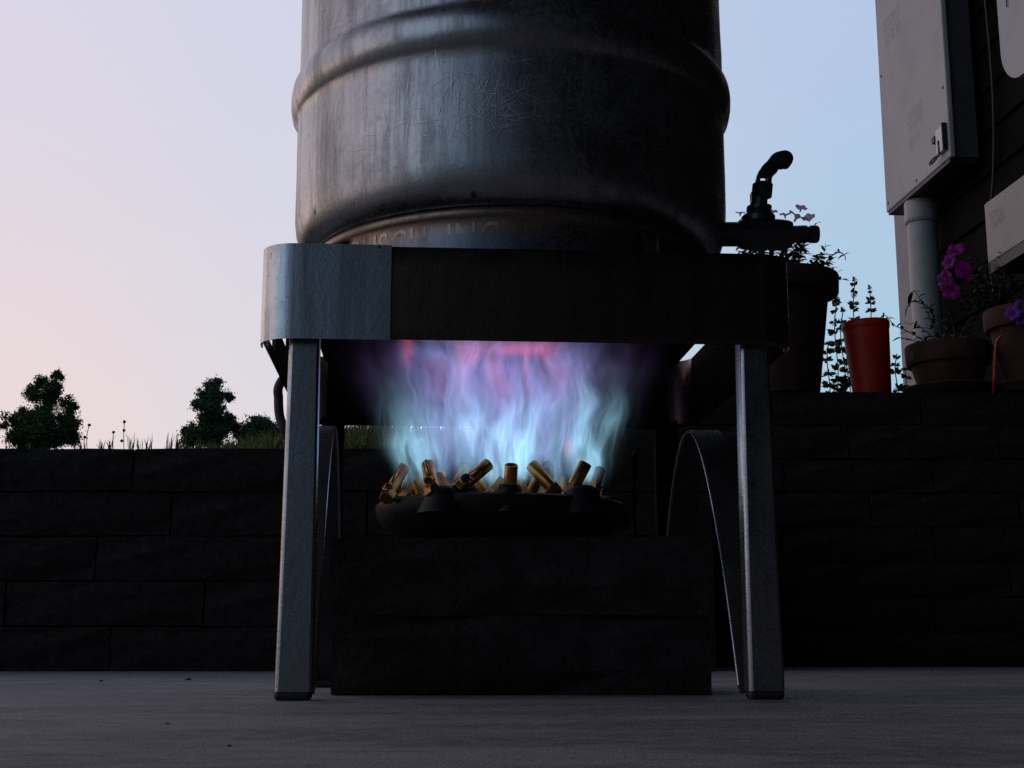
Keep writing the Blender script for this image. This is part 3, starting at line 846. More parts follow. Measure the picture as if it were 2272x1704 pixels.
# ------------------------------------------------------------------ KEG
KX, KY = -.001, 1.28
keg = thing('beer_keg', 'scratched stainless beer keg kettle standing on the stand', 'keg', (KX, KY, .3435))
def kz(z): return z - .3435
bm = bmesh.new()
RB = .2068
prof = [(.186, kz(.400)), (.191, kz(.4005)), (.1965, kz(.4045)), (.2015, kz(.412)), (.2048, kz(.422)), (.2063, kz(.434)), (RB, kz(.447)), (RB, kz(.48)), (RB, kz(.520)), (RB + .0002, kz(.532)),
        (RB + .0022, kz(.5355)), (RB + .0056, kz(.5415)), (RB + .0070, kz(.549)), (RB + .0072, kz(.557)), (RB + .0060, kz(.5645)), (RB + .0026, kz(.5705)), (RB + .0004, kz(.574)), (RB, kz(.578)), (RB, kz(.60)), (RB - .0003, kz(.625))]
for i in range(4): prof.append((RB - .0003, kz(.64 + i * .02)))
# upper hoop and shoulder (above the frame)
prof += [(RB, kz(.72)), (RB + .005, kz(.733)), (RB + .0066, kz(.75)), (RB + .005, kz(.767)), (RB, kz(.78)), (RB, kz(.86)), (.200, kz(.885)), (.185, kz(.90)), (.175, kz(.902))]
add_lathe(bm, prof, 160)
# shallow dents
for v in bm.verts:
    r = math.hypot(v.co.x, v.co.y)
    if r > .15:
        a = math.atan2(v.co.y, v.co.x)
        dd = .0009 * mnoise.noise(Vector((math.cos(a) * 4, math.sin(a) * 4, v.co.z * 14))) + .0004 * mnoise.noise(Vector((math.cos(a) * 12, math.sin(a) * 12, v.co.z * 40 + 5)))
        s = (r + dd) / r; v.co.x *= s; v.co.y *= s
autosmooth(link('body', bm, M['keg'], keg), 50)
rs = random.Random(5)
bm = bmesh.new()
def scratch(px, py, ang, length, w):
    # a hair-thin burnished line lying on the keg wall, placed by azimuth and height
    v = ray(px, py); a_, b_2, c_2 = v.x ** 2 + v.y ** 2, -2 * (v.x * KX + v.y * KY), KX ** 2 + KY ** 2 - RB ** 2
    disc = b_2 * b_2 - 4 * a_ * c_2
    if disc < 0: return
    t_ = (-b_2 - math.sqrt(disc)) / (2 * a_); p = Vector((0, 0, CAM_H)) + v * t_
    a0, z0 = math.atan2(p.y - KY, p.x - KX), p.z
    if not (.455 < z0 < .525 or .582 < z0 < .68): return
    n_ = 4; cv = rs.uniform(-.25, .25); prev_ = None
    for k in range(n_ + 1):
        q = k / n_ - .5; an = ang + cv * q
        du_, dz_ = math.cos(an) * length * q, math.sin(an) * length * q
        ww = w * (1 - (2 * q) ** 2) + .00004
        pr = []
        for sgn in (-1, 1):
            aa = a0 + (du_ - math.sin(an) * ww * sgn) / RB; zz = z0 + dz_ + math.cos(an) * ww * sgn
            pr.append(bm.verts.new(((RB + .0011) * math.cos(aa), (RB + .0011) * math.sin(aa), kz(zz))))
        if prev_: bm.faces.new((prev_[0], pr[0], pr[1], prev_[1]))
        prev_ = pr
for i in range(110): scratch(rs.gauss(1085, 62), rs.gauss(232, 48), rs.choice((.9, -.8, 1.4, .2, 2.2)) + rs.gauss(0, .35), rs.uniform(.006, .026), rs.uniform(.00010, .00022))
for i in range(40): scratch(rs.gauss(960, 90), rs.gauss(320, 45), rs.gauss(-.7, .7), rs.uniform(.006, .022), rs.uniform(.00008, .00018))
for i in range(60): scratch(rs.uniform(680, 1180), rs.uniform(120, 420), rs.gauss(1.57, .25), rs.uniform(.008, .05), rs.uniform(.00007, .00018))
for i in range(70): scratch(rs.uniform(680, 1150), rs.uniform(0, 120), rs.gauss(.6, .7), rs.uniform(.006, .03), rs.uniform(.00007, .00018))
for i in range(50): scratch(rs.uniform(1150, 1560), rs.uniform(60, 420), rs.gauss(1.57, .4), rs.uniform(.008, .04), rs.uniform(.00006, .00012))
for k in range(3): scratch(935 + k * 4, 322 + k * 2, -.62, .038, .00024)
M['scratch'] = rough_mat('burnished_scratch', (.62, .62, .65), (.80, .80, .82), 60, .5, 0, metallic=.9)
tag(link('scratches', bm, M['scratch'], keg, False), kind='stuff')
bm = bmesh.new()
add_lathe(bm, [(.1755, kz(.3995)), (.170, kz(.392)), (.15, kz(.366)), (.11, kz(.342)), (.06, kz(.328)), (0, kz(.3235))], 64)
link('domed_bottom', bm, M['keg_bottom'], keg)
# foot ring: rolled top bead, sloped wall, openings cut as drain slots
bm = bmesh.new()
NR = 180
prof = [(.186, .3985), (.1885, .3975), (.1895, .3945), (.1882, .392), (.1868, .389), (.1872, .380), (.1885, .368), (.1888, .356), (.1885, .349), (.187, .345), (.1845, .3438)]
rings = [[bm.verts.new((r * math.cos(2 * math.pi * i / NR), r * math.sin(2 * math.pi * i / NR), kz(z))) for i in range(NR)] for r, z in prof]
def slot(i, j):
    a = 360 * (i + .5) / NR
    return any(abs(((a - c) + 180) % 360 - 180) < w and j in js for c, w, js in ((219, 4.0, (4, 5)), (39, 4, (4, 5)), (129, 4, (4, 5)), (309, 4, (4, 5))))
for j in range(len(prof) - 1):
    for i in range(NR):
        if slot(i, j): continue
        bm.faces.new((rings[j][i], rings[j][(i + 1) % NR], rings[j + 1][(i + 1) % NR], rings[j + 1][i]))
o = link('foot_ring', bm, M['keg_ring'], keg)
md = o.modifiers.new('solid', 'SOLIDIFY'); md.thickness = .0022; md.offset = -1
# stamped lettering round the foot ring
cu = bpy.data.curves.new('lettering', 'FONT'); cu.body = 'BUSCH, INC.'; cu.size = .032; cu.extrude = .0006; cu.align_x = 'LEFT'; cu.resolution_u = 3
cu.space_character = 1.08
to = bpy.data.objects.new('lettering', cu); COL.objects.link(to)
dg = bpy.context.evaluated_depsgraph_get()
me = bpy.data.meshes.new_from_object(to.evaluated_get(dg)); bpy.data.objects.remove(to)
bm = bmesh.new(); bm.from_mesh(me)
bmesh.ops.subdivide_edges(bm, edges=bm.edges[:], cuts=1)
xs = [v.co.x for v in bm.verts]; x0_, x1_ = min(xs), max(xs)
for v in bm.verts:
    a = R(223.5) + R(45.5) * (v.co.x - x0_) / (x1_ - x0_)
    zz = .3605 + v.co.y * 1.16
    rr = .1886 + v.co.z * 1.2 + .0004
    v.co = Vector((rr * math.cos(a), rr * math.sin(a), kz(zz)))
me.materials.clear()
M['letter'] = steel('rusty_letter_steel', (.33, .27, .23), (.15, .12, .11), .40, scr=0, film=0)
link('lettering', bm, M['letter'], keg, False)

# ------------------------------------------------------------------ ball valve on the keg's right side
VY = 1.235
V0 = P(1705, 522, VY)
valve = thing('ball_valve', 'dark ball valve with bent lever handle sticking out of the keg', 'valve', V0)
O2 = lambda zx, zy: P(1500 + zx / 2.766, 300 + zy / 2.766, VY) - V0
def zlathe(prof_pts, n=20, six=False):
    """turned part along local x: list of (zoom x, half height in zoom px)"""
    bm = bmesh.new(); k = (VY * 1.035) / F_PX / 2.766
    rings = []
    for zx, hh in prof_pts:
        c = O2(zx, 608)
        rings.append([bm.verts.new(c + Vector((0, math.cos(2 * math.pi * i / n), math.sin(2 * math.pi * i / n))) * hh * k) for i in range(n)])
    for A, B in zip(rings[:-1], rings[1:]):
        for i in range(n): bm.faces.new((A[i], A[(i + 1) % n], B[(i + 1) % n], B[i]))
    bm.faces.new(rings[0][::-1]); bm.faces.new(rings[-1])
    bmesh.ops.recalc_face_normals(bm, faces=bm.faces[:])
    return bm
autosmooth(link('nipple', zlathe([(240, 76), (385, 76)], 20), M['valve'], valve), 30)
autosmooth(link('body', zlathe([(386, 90), (396, 96), (420, 100), (520, 104), (640, 98), (690, 92), (708, 84)], 8), M['valve'], valve), 25)
autosmooth(link('outlet', zlathe([(709, 52), (800, 55), (806, 47), (815, 47), (820, 55), (862, 55), (874, 48), (876, 30)], 24), M['valve'], valve), 30)
kk = (VY * 1.035) / F_PX / 2.766
bm = bmesh.new()
def up_lathe(bm, prof, cx, n=20):
    c = O2(cx, 500)
    tilt = .09
    rings = []
    for zy, rr in prof:
        p = O2(cx + (500 - zy) * tilt, zy)
        rings.append([bm.verts.new(p + Vector((math.cos(2 * math.pi * i / n), math.sin(2 * math.pi * i / n), 0)) * rr * kk) for i in range(n)])
    for A, B in zip(rings[:-1], rings[1:]):
        for i in range(n): bm.faces.new((A[i], A[(i + 1) % n], B[(i + 1) % n], B[i]))
    bm.faces.new(rings[0][::-1]); bm.faces.new(rings[-1]); bmesh.ops.recalc_face_normals(bm, faces=bm.faces[:])
up_lathe(bm, [(540, 105), (505, 105), (492, 95), (490, 55), (466, 54), (464, 78), (440, 78), (437, 50), (380, 46)], 505)
autosmooth(link('bonnet', bm, M['valve'], valve), 30)
bm = bmesh.new(); up_lathe(bm, [(385, 62), (378, 64), (302, 64), (295, 60)], 514, 6); link('stem_nut', bm, M['valve'], valve, False)
bm = bmesh.new()
add_box(bm, (O2(445, 0).x, -.006, O2(0, 425).z), (O2(470, 0).x, .006, O2(0, 350).z), .001); link('stop_tab', bm, M['valve'], valve, False)
# lever: flat bar with a hole, bent over and gripped in lumpy vinyl
def flat_bar(bm, left, right, depth):
    n = len(left)
    A = [bm.verts.new(O2(*p) + Vector((0, -depth, 0))) for p in left]; B = [bm.verts.new(O2(*p) + Vector((0, -depth, 0))) for p in right]
    C = [bm.verts.new(v.co + Vector((0, 2 * depth, 0))) for v in A]; D = [bm.verts.new(v.co + Vector((0, 2 * depth, 0))) for v in B]
    for i in range(n - 1):
        bm.faces.new((A[i], B[i], B[i + 1], A[i + 1])); bm.faces.new((C[i + 1], D[i + 1], D[i], C[i]))
        bm.faces.new((A[i + 1], C[i + 1], C[i], A[i])); bm.faces.new((B[i], D[i], D[i + 1], B[i + 1]))
    bm.faces.new((A[0], C[0], D[0], B[0])); bm.faces.new((A[-1], B[-1], D[-1], C[-1]))
    bmesh.ops.recalc_face_normals(bm, faces=bm.faces[:])
bm = bmesh.new()
flat_bar(bm, [(485, 300), (490, 270), (498, 245)], [(508, 300), (512, 283), (524, 256)], .004)
flat_bar(bm, [(562, 300), (558, 276), (546, 256)], [(582, 300), (584, 272), (596, 245)], .004)
flat_bar(bm, [(497, 246), (500, 235), (508, 222)], [(598, 246), (606, 236), (622, 222)], .0045)
flat_bar(bm, [(497, 246.5), (510, 253), (522, 257)], [(598, 246.5), (560, 253), (546, 257)], .0039)
link('lever', bm, M['valve'], valve, False)
bm = bmesh.new()
gl = [(505, 228), (525, 190), (552, 172), (575, 135), (600, 112), (640, 104), (665, 99), (692, 108), (712, 128)]
gr = [(615, 228), (632, 205), (650, 196), (660, 200), (672, 200), (682, 208), (700, 190), (714, 172), (718, 150)]
flat_bar(bm, gl, gr, .0085)
bmesh.ops.bevel(bm, geom=[e for e in bm.edges if e.calc_face_angle(0) > R(50)], offset=.0018, segments=2, affect='EDGES')
o = link('grip', bm, M['grip'], valve)
md = o.modifiers.new('sub', 'SUBSURF'); md.levels = md.render_levels = 1

# ------------------------------------------------------------------ FLAME (a glowing gas volume)
FZ = .1340
fl_o = Vector((BX, BY, .20))
bm = bmesh.new()
add_lathe(bm, [(0, -.020), (.103, -.020), (.125, .01), (.150, .05), (.170, .09), (.174, .1215), (0, .1215)], 48)
bmesh.ops.recalc_face_normals(bm, faces=bm.faces[:])
m = bpy.data.materials.new('gas_flame'); m.use_nodes = True
nt = m.node_tree; nt.nodes.clear(); E.nt = nt
out = nt.nodes.new('ShaderNodeOutputMaterial')
tc = nt.nodes.new('ShaderNodeTexCoord')
sp = nt.nodes.new('ShaderNodeSeparateXYZ'); nt.links.new(tc.outputs['Object'], sp.inputs[0])
x, y, z = E(sp.outputs[0]), E(sp.outputs[1]), E(sp.outputs[2])
hz = clamp01(z / .12)                                   # 0 at the jets, 1 at the keg
# wavering: the gas is pushed sideways more the higher it is
def warp(vec, scale_vec_src, amt):
    n = nt.nodes.new('ShaderNodeTexNoise'); nt.links.new(scale_vec_src, n.inputs['Vector'])
    n.inputs['Scale'].default_value = 1.0; n.inputs['Detail'].default_value = 1.5
    c = nt.nodes.new('ShaderNodeSeparateColor'); nt.links.new(n.outputs['Color'], c.inputs[0])
    return [v_ + (E(c.outputs[k_]) - .5) * amt for k_, v_ in enumerate(vec)]
fan = 1.0 / (z * 1.3 + 1.0)                             # the flames fan outwards as they rise
xf, yf = x * fan, y * fan
amp = hz * .040 + .010
xw, yw, zw = warp([xf, yf, z], combine(xf * 26.0, yf * 9.0, z * 22.0), amp)
def ridge(e, p):                                        # thin bright filaments
    return E.m('POWER', 1.0 - E.m('ABSOLUTE', e * 2.0 - 1.0), p)
n_a = noise_tex(combine(xw * 66.0, yw * 15.0, zw * 15.0), 1.0, 2.0, .5)
n_b = noise_tex(combine(xw * 118.0 + 7.0, yw * 20.0, zw * 22.0), 1.0, 1.5, .5)
fil = ridge(n_a, 7.0) * .9 + ridge(n_b, 9.0) * .7
gaps = smooth(n_a, .40, .60)
# tongues over the jets: (x, y at jet, lean per metre x, y, radius, height of the cyan core, strength)
plumes = [(-.086, -.02, -.02, .0, .0075, .060, 1.5), (-.071, -.06, .10, .0, .0085, .052, 2.2), (-.057, .01, .05, .0, .0070, .044, 1.1), (-.034, -.03, -.12, .0, .0070, .048, 1.4),
          (-.014, -.05, -.22, .1, .0085, .062, 2.7), (.004, .02, .06, .0, .0110, .060, 2.7), (.020, -.06, .14, .1, .0090, .050, 2.6), (.036, .03, .16, .0, .0060, .042, 1.3),
          (.053, .0, -.10, .0, .0060, .046, 1.5), (.074, -.05, -.08, .1, .0100, .066, 2.4), (.088, .0, .10, .0, .0080, .056, 1.7)]
core = None
for (px_, py_, lx, ly, rad, hc, st) in plumes:
    ex = xw - (z * lx + px_); ey = yw - (z * ly + py_)
    w = z * .12 + rad
    g_ = exp_((ex * ex + ey * ey * .45) / (w * w) * -1.0)
    hgt = exp_(zw * zw / (hc * hc * .66) * -1.0)
    term = g_ * hgt * st
    core = term if core is None else core + term
core = core * smooth(z, -.018, -.004) * (gaps * .60 + fil * .80 + .03)
# violet body: bowl-shaped, spreading under the keg
rr = E.m('SQRT', xw * xw + yw * yw)
body = (1.0 - smooth(rr, .064, .099)) * smooth(z, -.008, .034) * (fil * 1.15 + smooth(n_b, .46, .62) * .45 + .13)
pinkn = noise_tex(combine(xw * 50.0, yw * 14.0, zw * 10.0 + 3.0), 1.0, 2.0, .5)
top = smooth(hz, .42, 1.0) * (1.0 - smooth(rr, .03, .085)) * smooth(pinkn, .44, .60)
rh = E.m('SQRT', x * x + y * y)
halo = (1.0 - smooth(rh, .095, .168)) * (1.0 - smooth(rh / (z * .95 + .075), .80, 1.10)) * smooth(hz, .18, .9) * (smooth(n_a, .35, .6) * .7 + .3)
redspot = exp_(((x + .086) * (x + .086) + (y + .05) * (y + .05)) / (.0055 * .0055) * -1.0) * smooth(z, .086, .110) * 30.0
redspot = redspot + exp_(((x - .060) * (x - .060) + (y + .06) * (y + .06)) / (.0038 * .0038) * -1.0) * exp_((z - .018) * (z - .018) / (.008 * .008) * -1.0) * 46.0
redspot = redspot + exp_(((x - .02) * (x - .02) + y * y) / (.026 * .026) * -1.0) * smooth(z, .1165, .1200) * 34.0
def emit(col, st):
    e = nt.nodes.new('ShaderNodeEmission'); e.inputs[0].default_value = (*col, 1); nt.links.new(st.s, e.inputs[1]); return e.outputs[0]
def addsh(a, b2):
    n = nt.nodes.new('ShaderNodeAddShader'); nt.links.new(a, n.inputs[0]); nt.links.new(b2, n.inputs[1]); return n.outputs[0]
sh = emit((.34, .70, .90), core * 12.0)
sh = addsh(sh, emit((.27, .28, .70), body * 3.3))
sh = addsh(sh, emit((.95, .22, .34), top * 3.5))
sh = addsh(sh, emit((.30, .16, .52), halo * .7))
sh = addsh(sh, emit((1.0, .06, .06), redspot * .6))
nt.links.new(sh, out.inputs['Volume'])
fo = link('gas_flame', bm, m, None, False, fl_o)
tag(fo, 'blue and violet gas flame rising from the brass jets to the keg bottom', 'flame')

# ------------------------------------------------------------------ plants and pots on the tall wall
POT_Y = 3.58
def leaf_mesh(l, w, droop=.25, fold=.3):
    bm = bmesh.new(); rows = []
    for i in range(5):
        t_ = i / 4; ww = w * math.sin(math.pi * min(.97, t_ * .85 + .12)) * .5
        x_ = l * t_; zz = -droop * l * t_ * t_
        rows.append((bm.verts.new((x_, -ww, zz + fold * ww)), bm.verts.new((x_, 0, zz)), bm.verts.new((x_, ww, zz + fold * ww))))
    for A, B in zip(rows[:-1], rows[1:]):
        bm.faces.new((A[0], B[0], B[1], A[1])); bm.faces.new((A[1], B[1], B[2], A[2]))
    me = bpy.data.meshes.new('leaf'); bm.to_mesh(me); bm.free(); me.materials.append(M['herb'])
    for p in me.polygons: p.use_smooth = True
    return me
LEAVES = [leaf_mesh(.030, .012, d_, .3) for d_ in (.1, .35, .6)] + [leaf_mesh(.04, .016, .3, .25)]
def flower_mesh(r, matn, seed):
    rnd = random.Random(seed); bm = bmesh.new(); n = 30
    rings = []
    for t_, rad, zz in ((0, .10, 0), (.4, .16, .45), (.7, .45, .78), (.88, .8, .86), (1, 1.0, .80)):
        ring = []
        for i in range(n):
            a = 2 * math.pi * i / n
            lobe = 1 + (.16 * abs(math.cos(2.5 * a)) - .08 + rnd.uniform(-.05, .05)) * t_
            ring.append(bm.verts.new((r * rad * lobe * math.cos(a), r * rad * lobe * math.sin(a), r * (zz + (.13 * math.sin(5 * a + 1) + rnd.uniform(-.06, .06)) * t_ * t_))))
        rings.append(ring)
    for A, B in zip(rings[:-1], rings[1:]):
        for i in range(n): bm.faces.new((A[i], A[(i + 1) % n], B[(i + 1) % n], B[i]))
    bm.faces.new(rings[0][::-1])
    me = bpy.data.meshes.new('flower'); bm.to_mesh(me); bm.free(); me.materials.append(M[matn])
    for p in me.polygons: p.use_smooth = True
    return me
def orient(o, dirv, roll=0.0):
    o.rotation_euler = (Vector(dirv).to_track_quat('Z', 'Y') @ Matrix.Rotation(roll, 3, 'Z').to_quaternion()).to_euler()
def flower(root, matn, px, py, Y, size_px, dirv, seed):
    o = put('flower', flower_mesh(size_px / F_PX * Y * .5, matn, seed), root, P(px, py, Y) - root.location); orient(o, dirv, seed); return o
def leafy_stem(root, pts, every, bm_stem, rad=.0016, size=1.0, sparse=1.0, tip_big=False):
    sp_ = spline(pts, 8); add_tube(bm_stem, sp_, [rad * (1 - .6 * i / len(sp_)) for i in range(len(sp_))], 6)
    ln = 0; nxt = every * .5; side = 0
    for a, b2 in zip(sp_[:-1], sp_[1:]):
        ln += (b2 - a).length
        if ln > nxt:
            nxt += every
            for s in (0, math.pi):
                if random.random() > sparse: continue
                o = put('leaf', random.choice(LEAVES), root, b2)
                ang = side + s + random.uniform(-.5, .5)
                o.rotation_euler = (random.uniform(-.4, .4), random.uniform(-.9, .1), ang); sc = size * random.uniform(.7, 1.2); o.scale = (sc, sc, sc)
            side += 1.5
def pot(name, label, cx_px, Y, rim_r, rim_h, body_top, body_bot, z0, z1, matn, saucer=None, tilt=0.0, cat='flower pot', lip=None):
    X = P(cx_px, 868, Y).x
    root = thing(name, label, cat, (X, Y, z0)); root.rotation_euler = (0, tilt, 0)
    hh = z1 - z0
    bm = bmesh.new()
    add_lathe(bm, [(0, 0), (body_bot, 0), (body_bot * 1.01, .002), (body_top, hh - rim_h), (body_top - .006, hh - rim_h), (body_bot - .006, .01), (0, .01)], 40)
    autosmooth(link('body', bm, M[matn], root), 40)
    bm = bmesh.new()
    t_ = .006
    add_lathe(bm, [(body_top - .004, hh - rim_h - .001), (rim_r * .965, hh - rim_h), (rim_r * .985, hh - rim_h + .004), (rim_r, hh - .004), (rim_r - .002, hh), (rim_r - t_, hh), (rim_r - t_ - .002, hh - rim_h)], 40)
    autosmooth(link('rim', bm, M[matn], root), 40)
    if name != 'red_pot':
        bm = bmesh.new(); add_lathe(bm, [(rim_r - t_ - .004, hh - .022), (rim_r * .5, hh - .014), (0, hh - .016)], 24); link('soil', bm, M['soil'], root)
    if saucer:
        bm = bmesh.new(); add_lathe(bm, [(0, -.022), (saucer * .8, -.022), (saucer, -.002), (saucer * .98, .001), (saucer * .93, -.002), (saucer * .76, -.006), (0, -.006)], 40)
        autosmooth(link('saucer', bm, M[matn], root), 40)
    return root
ZT = BACK_TOP
zpx = lambda py, Y=POT_Y: P(1900, py, Y).z
big = pot('planter', 'big dark planter partly behind the stand, below the ball valve', 1738, POT_Y, .158, .052, .128, .094, ZT, zpx(618), 'dark_pot')
red = pot('red_pot', 'small bright orange-red plastic pot, tapered and empty-looking, leaning slightly', 1935, POT_Y, .0635, .020, .0605, .0495, ZT, zpx(716), 'red_plastic', tilt=-.045)
ter = pot('terracotta_pot', 'wide terracotta pot on a saucer in front of the grey pipe', 2108, POT_Y, .111, .054, .097, .080, ZT + .022, zpx(768), 'terracotta', saucer=.122)
rgt = pot('terracotta_pot', 'terracotta pot at the far right edge holding purple flowers', 2296, POT_Y - .05, .117, .052, .101, .072, ZT + .022, zpx(700), 'terracotta', saucer=.108)

# plant in the big planter: pale lilac flowers and narrow leaves
pl_ = thing('petunia_plant', 'leafy plant with pale lilac flowers growing in the big dark planter', 'plant', (big.location.x, POT_Y, zpx(622)))
st = bmesh.new(); b0 = Vector((0, 0, -.01))
L_ = lambda px, py, Y=POT_Y: P(px, py, Y) - pl_.location
for k in range(46):
    px, py = random.uniform(1640, 1850), random.uniform(500, 600)
    if px > 1800: py = random.uniform(560, 606)
    tip = L_(px, py, POT_Y + random.uniform(-.07, .07)); base_ = Vector((tip.x * .45, tip.y * .4, -.01))
    leafy_stem(pl_, [base_, (base_ + tip) * .5 + Vector((random.uniform(-.01, .01), 0, .012)), tip], .010, st, .0014, random.uniform(.6, .95))
leafy_stem(pl_, [L_(1800, 600), L_(1815, 575), L_(1828, 562), L_(1832, 540)], .012, st, .0014, .7)
leafy_stem(pl_, [L_(1800, 600), L_(1825, 590), L_(1845, 568), L_(1862, 560), L_(1874, 567), L_(1876, 578)], .017, st, .0024, .55)
leafy_stem(pl_, [L_(1830, 600), L_(1850, 606), L_(1866, 618), L_(1872, 620)], .012, st, .0014, .6)
link('stems', st, M['stem'], pl_)
flower(pl_, 'pale_lilac', 1762, 492, POT_Y, 40, (.5, -.3, .9), 1); flower(pl_, 'pale_lilac', 1775, 470, POT_Y + .02, 28, (.3, 0, 1), 2)
flower(pl_, 'pale_lilac', 1796, 492, POT_Y, 30, (-.3, -.6, .6), 3); flower(pl_, 'pale_lilac', 1742, 485, POT_Y + .03, 26, (0, -.2, 1), 4)
flower(pl_, 'pale_lilac', 1708, 478, POT_Y, 30, (.2, -.5, .8), 5); flower(pl_, 'pale_lilac', 1642, 480, POT_Y, 22, (.0, -.4, .9), 6)
for px, py in ((1788, 520), (1808, 500), (1780, 505)):
    o = put('leaf', LEAVES[1], pl_, L_(px, py)); o.rotation_euler = (0, -.8, random.uniform(0, 6))

# sparse trailing plant in the terracotta pot by the pipe
sp_p = thing('trailing_plant', 'sparse trailing plant with long thin stems in the terracotta pot by the pipe', 'plant', (ter.location.x, POT_Y, zpx(772)))
st = bmesh.new(); L_ = lambda px, py, Y=POT_Y: P(px, py, Y) - sp_p.location
for pts in ([(2075, 772), (2040, 750), (2010, 733), (1985, 722), (1968, 702), (1958, 700), (1953, 712)], [(2060, 770), (2030, 757), (2000, 750), (1992, 748)],
            [(2085, 772), (2070, 720), (2050, 680), (2030, 645), (2024, 652)], [(2090, 772), (2065, 690), (2040, 672), (2022, 670), (2017, 680)],
            [(2110, 772), (2118, 740), (2108, 700), (2100, 690)], [(2095, 772), (2060, 740), (2030, 718), (2015, 722)], [(2120, 772), (2150, 740), (2170, 720)],
            [(2090, 772), (2095, 735), (2080, 715)], [(2130, 772), (2135, 735), (2160, 700)]):
    leafy_stem(sp_p, [L_(px, py, POT_Y - .03) for px, py in pts], .017, st, .0016, .62)
link('stems', st, M['stem'], sp_p)
for px, py in ((1958, 700), (2025, 648), (2020, 672), (2030, 770)):
    o = put('leaf', LEAVES[3], sp_p, L_(px, py, POT_Y - .03)); o.rotation_euler = (0, .9, random.uniform(2, 4))

# magenta plant behind, purple plant at the right edge
mg = thing('petunia_plant', 'plant with large magenta flowers hanging left of the cream box', 'plant', (P(2200, 690, POT_Y + .02).x, POT_Y + .02, zpx(700)))
st = bmesh.new(); L_ = lambda px, py, Y=POT_Y: P(px, py, Y) - mg.location
for k in range(24):
    px, py = random.uniform(2125, 2272), random.uniform(560, 690)
    tip = L_(px, py, POT_Y + random.uniform(-.06, .1)); base_ = L_(random.uniform(2195, 2260), 708, POT_Y + .02)
    leafy_stem(mg, [base_, (base_ + tip) * .5 + Vector((0, 0, .02)), tip], .013, st, .0014, random.uniform(.55, .9))
leafy_stem(mg, [L_(2230, 620), L_(2224, 590), L_(2222, 562)], .012, st, .0016, .8)
link('stems', st, M['stem'], mg)
for px, py, s, dv, sd in ((2124, 565, 40, (-.4, -.7, .5), 11), (2114, 585, 36, (-.7, -.5, .2), 12), (2130, 600, 38, (.1, -.9, -.1), 13), (2106, 620, 40, (-.8, -.6, -.1), 14), (2112, 642, 40, (-.4, -.8, -.4), 15), (2140, 612, 26, (.4, -.8, .0), 16), (2268, 545, 40, (-.3, -.8, .3), 17), (2102, 630, 30, (-.9, -.3, 0), 18)):
    flower(mg, 'magenta', px, py, POT_Y - .06, s, dv, sd)
vp = thing('petunia_plant', 'plant with violet flowers spilling over the rim of the far right pot', 'plant', (P(2262, 700, POT_Y - .12).x, POT_Y - .12, zpx(712)))
st = bmesh.new(); L_ = lambda px, py, Y=POT_Y - .12: P(px, py, Y) - vp.location
for pts in ([(2285, 690), (2268, 675), (2250, 690)], [(2290, 690), (2272, 665), (2255, 668)], [(2290, 695), (2262, 690), (2246, 705)]):
    leafy_stem(vp, [L_(*p) for p in pts], .014, st, .0015, .7)
link('stems', st, M['stem'], vp)
for px, py, s, dv, sd in ((2250, 698, 34, (-.5, -.8, .1), 21), (2266, 688, 36, (-.2, -.9, .3), 22), (2264, 708, 26, (-.3, -.9, -.2), 23)):
    flower(vp, 'violet', px, py, POT_Y - .14, s, dv, sd)

# red tube curving down in front of the right-hand pot
bm = bmesh.new()
add_tube(bm, spline([P(2222, 745, 3.42), P(2213, 756, 3.42), P(2209, 775, 3.42), P(2207, 810, 3.42), P(2206, 845, 3.42), P(2205, 872, 3.45)], 6), .0042, 8)
m, nt, b, tc = mat_new('red_tube'); b.inputs['Base Color'].default_value = (.42, .035, .02, 1); b.inputs['Roughness'].default_value = .5
E.nt = nt; nt.links.new(mixc(noise_tex(tc.outputs['Object'], 60, 2), (.36, .03, .018), (.48, .05, .03)), b.inputs['Base Color'])
tag(link('red_tube', bm, m, None), 'thin red tube standing between the terracotta pots', 'tube')

# dark whorled stalks behind the pots
def whorl_mesh(seed, r):
    rnd = random.Random(seed); bm = bmesh.new()
    for i in range(24):
        a = rnd.uniform(0, 6.28); e_ = rnd.uniform(-.15, .75); l = r * rnd.uniform(.6, 1.15)
        dv = Vector((math.cos(a) * math.cos(e_), math.sin(a) * math.cos(e_), math.sin(e_))); sd = dv.orthogonal().normalized() * r * .26
        bm.faces.new([bm.verts.new(p) for p in (dv * .1 * r, dv * l * .6 + sd, dv * l, dv * l * .6 - sd)])
    me = bpy.data.meshes.new('whorl'); bm.to_mesh(me); bm.free(); me.materials.append(M['herb']); return me
stalks = [((1902, 868), (1896, 622), .018, 4.15, 'tall whorled stalk rising above the red pot, left one of the pair'), ((1930, 868), (1930, 640), .017, 4.15, 'tall whorled stalk rising above the red pot, right one of the pair'),
          ((1850, 868), (1857, 662), .019, 4.05, 'whorled stalk just right of the big dark planter, the nearer to it'), ((1868, 868), (1870, 690), .018, 4.0, 'bushy whorled stalk just left of the red pot'), ((1836, 868), (1838, 760), .018, 3.95, 'short whorled stalk at the foot of the big dark planter'),
          ((1884, 868), (1880, 775), .018, 3.95, 'short whorled stalk tucked against the left side of the red pot'), ((1986, 868), (1990, 785), .016, 4.0, 'whorled stalk just right of the red pot'), ((2006, 868), (2007, 818), .016, 4.0, 'shortest whorled stalk between the red pot and the house corner')]
WH = [whorl_mesh(s, 1.0) for s in range(5)]
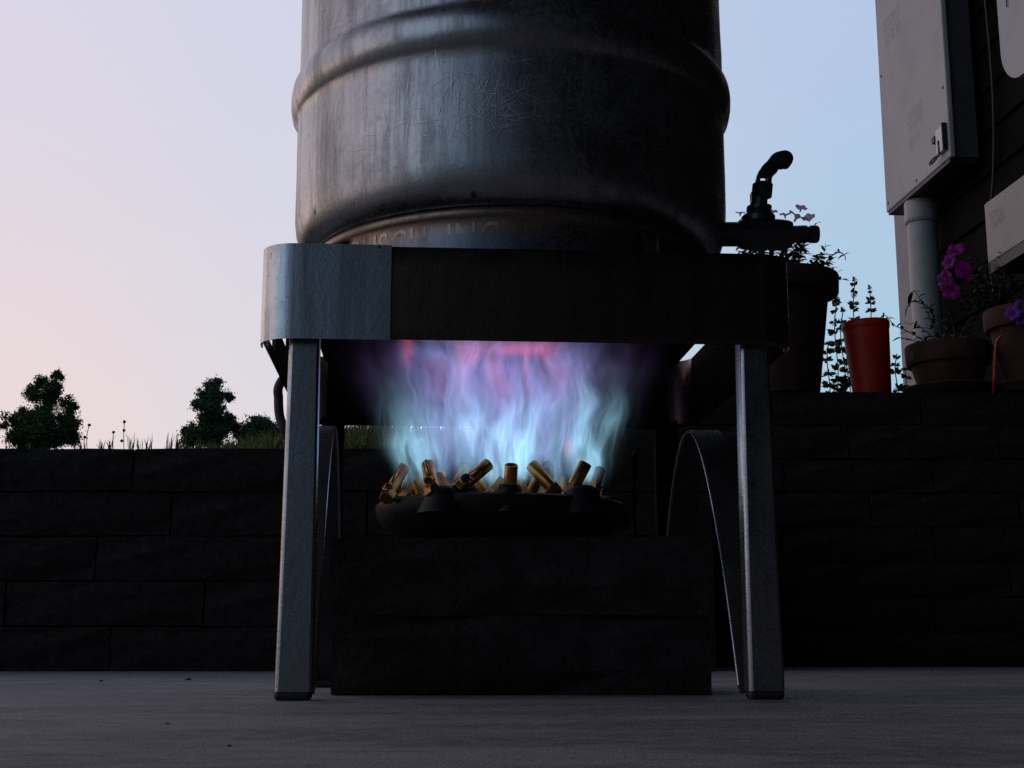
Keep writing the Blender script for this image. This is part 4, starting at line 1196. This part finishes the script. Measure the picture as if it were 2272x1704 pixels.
for (bx, by), (tx, ty), r, Y, lab in stalks:
    r *= 1.35
    foot = P(bx, 905, Y); foot.z = terrain_z(foot.x, Y); top_ = P(tx, ty, Y)
    root = thing('whorled_plant', lab, 'plant', foot, 0, 'whorled stalks behind the pots')
    bm = bmesh.new(); bend = random.choice((-1, 1)) * random.uniform(.004, .010)
    sp_pts = spline([(0, 0, 0), (top_ - foot) * .35 + Vector((bend, 0, 0)), (top_ - foot) * .75 + Vector((-bend * .6, 0, 0)), top_ - foot], 8); add_tube(bm, sp_pts, .0016, 6); link('stem', bm, M['stem'], root)
    n_ = max(3, int((top_ - foot).z / .030))
    for k in range(n_):
        t_ = min(.98, (k + .6 + random.uniform(-.25, .25)) / n_)
        o = put('whorl', random.choice(WH), root, sp_pts[min(len(sp_pts) - 1, int(t_ * (len(sp_pts) - 1) + .5))])
        s = r * (1.25 - .75 * t_ ** 2) * random.uniform(.85, 1.15); o.scale = (s, s, s); o.rotation_euler = (random.uniform(-.35, .35), random.uniform(-.35, .35), random.uniform(0, 6.28))
    if ty < 700:
        o = put('whorl', WH[0], root, (top_ - foot)); o.scale = (r * .45, r * .45, r * .8)

# ------------------------------------------------------------------ small dark bits lying on the patio
for i, (px, py, r, lab) in enumerate(((372, 1607, .0016, 'round dark pebble on the open patio left of the stand'), (508, 1656, .0014, 'dark pebble nearest the bottom edge of the patio'),
                                      (418, 1509, .006, 'flat dark chip on the patio near the wall, left of the leg'), (224, 1512, .004, 'tiny dark chip on the patio near the wall at the left'), (918, 1537, .0022, 'dark crumb beside the base of the lower concrete block'))):
    v = ray(px, py); p = Vector((0, 0, CAM_H)) + v * (-CAM_H / v.z)
    bm = bmesh.new(); r *= .7; bmesh.ops.create_icosphere(bm, subdivisions=2, radius=r)
    for vv in bm.verts: vv.co *= random.uniform(.8, 1.2); vv.co.z = max(-r * .3, vv.co.z * .45)
    o = link('pebble', bm, M['pebble'], None, True, (p.x, p.y, r * .25)); tag(o, lab, 'pebble', 'dark bits on the patio')
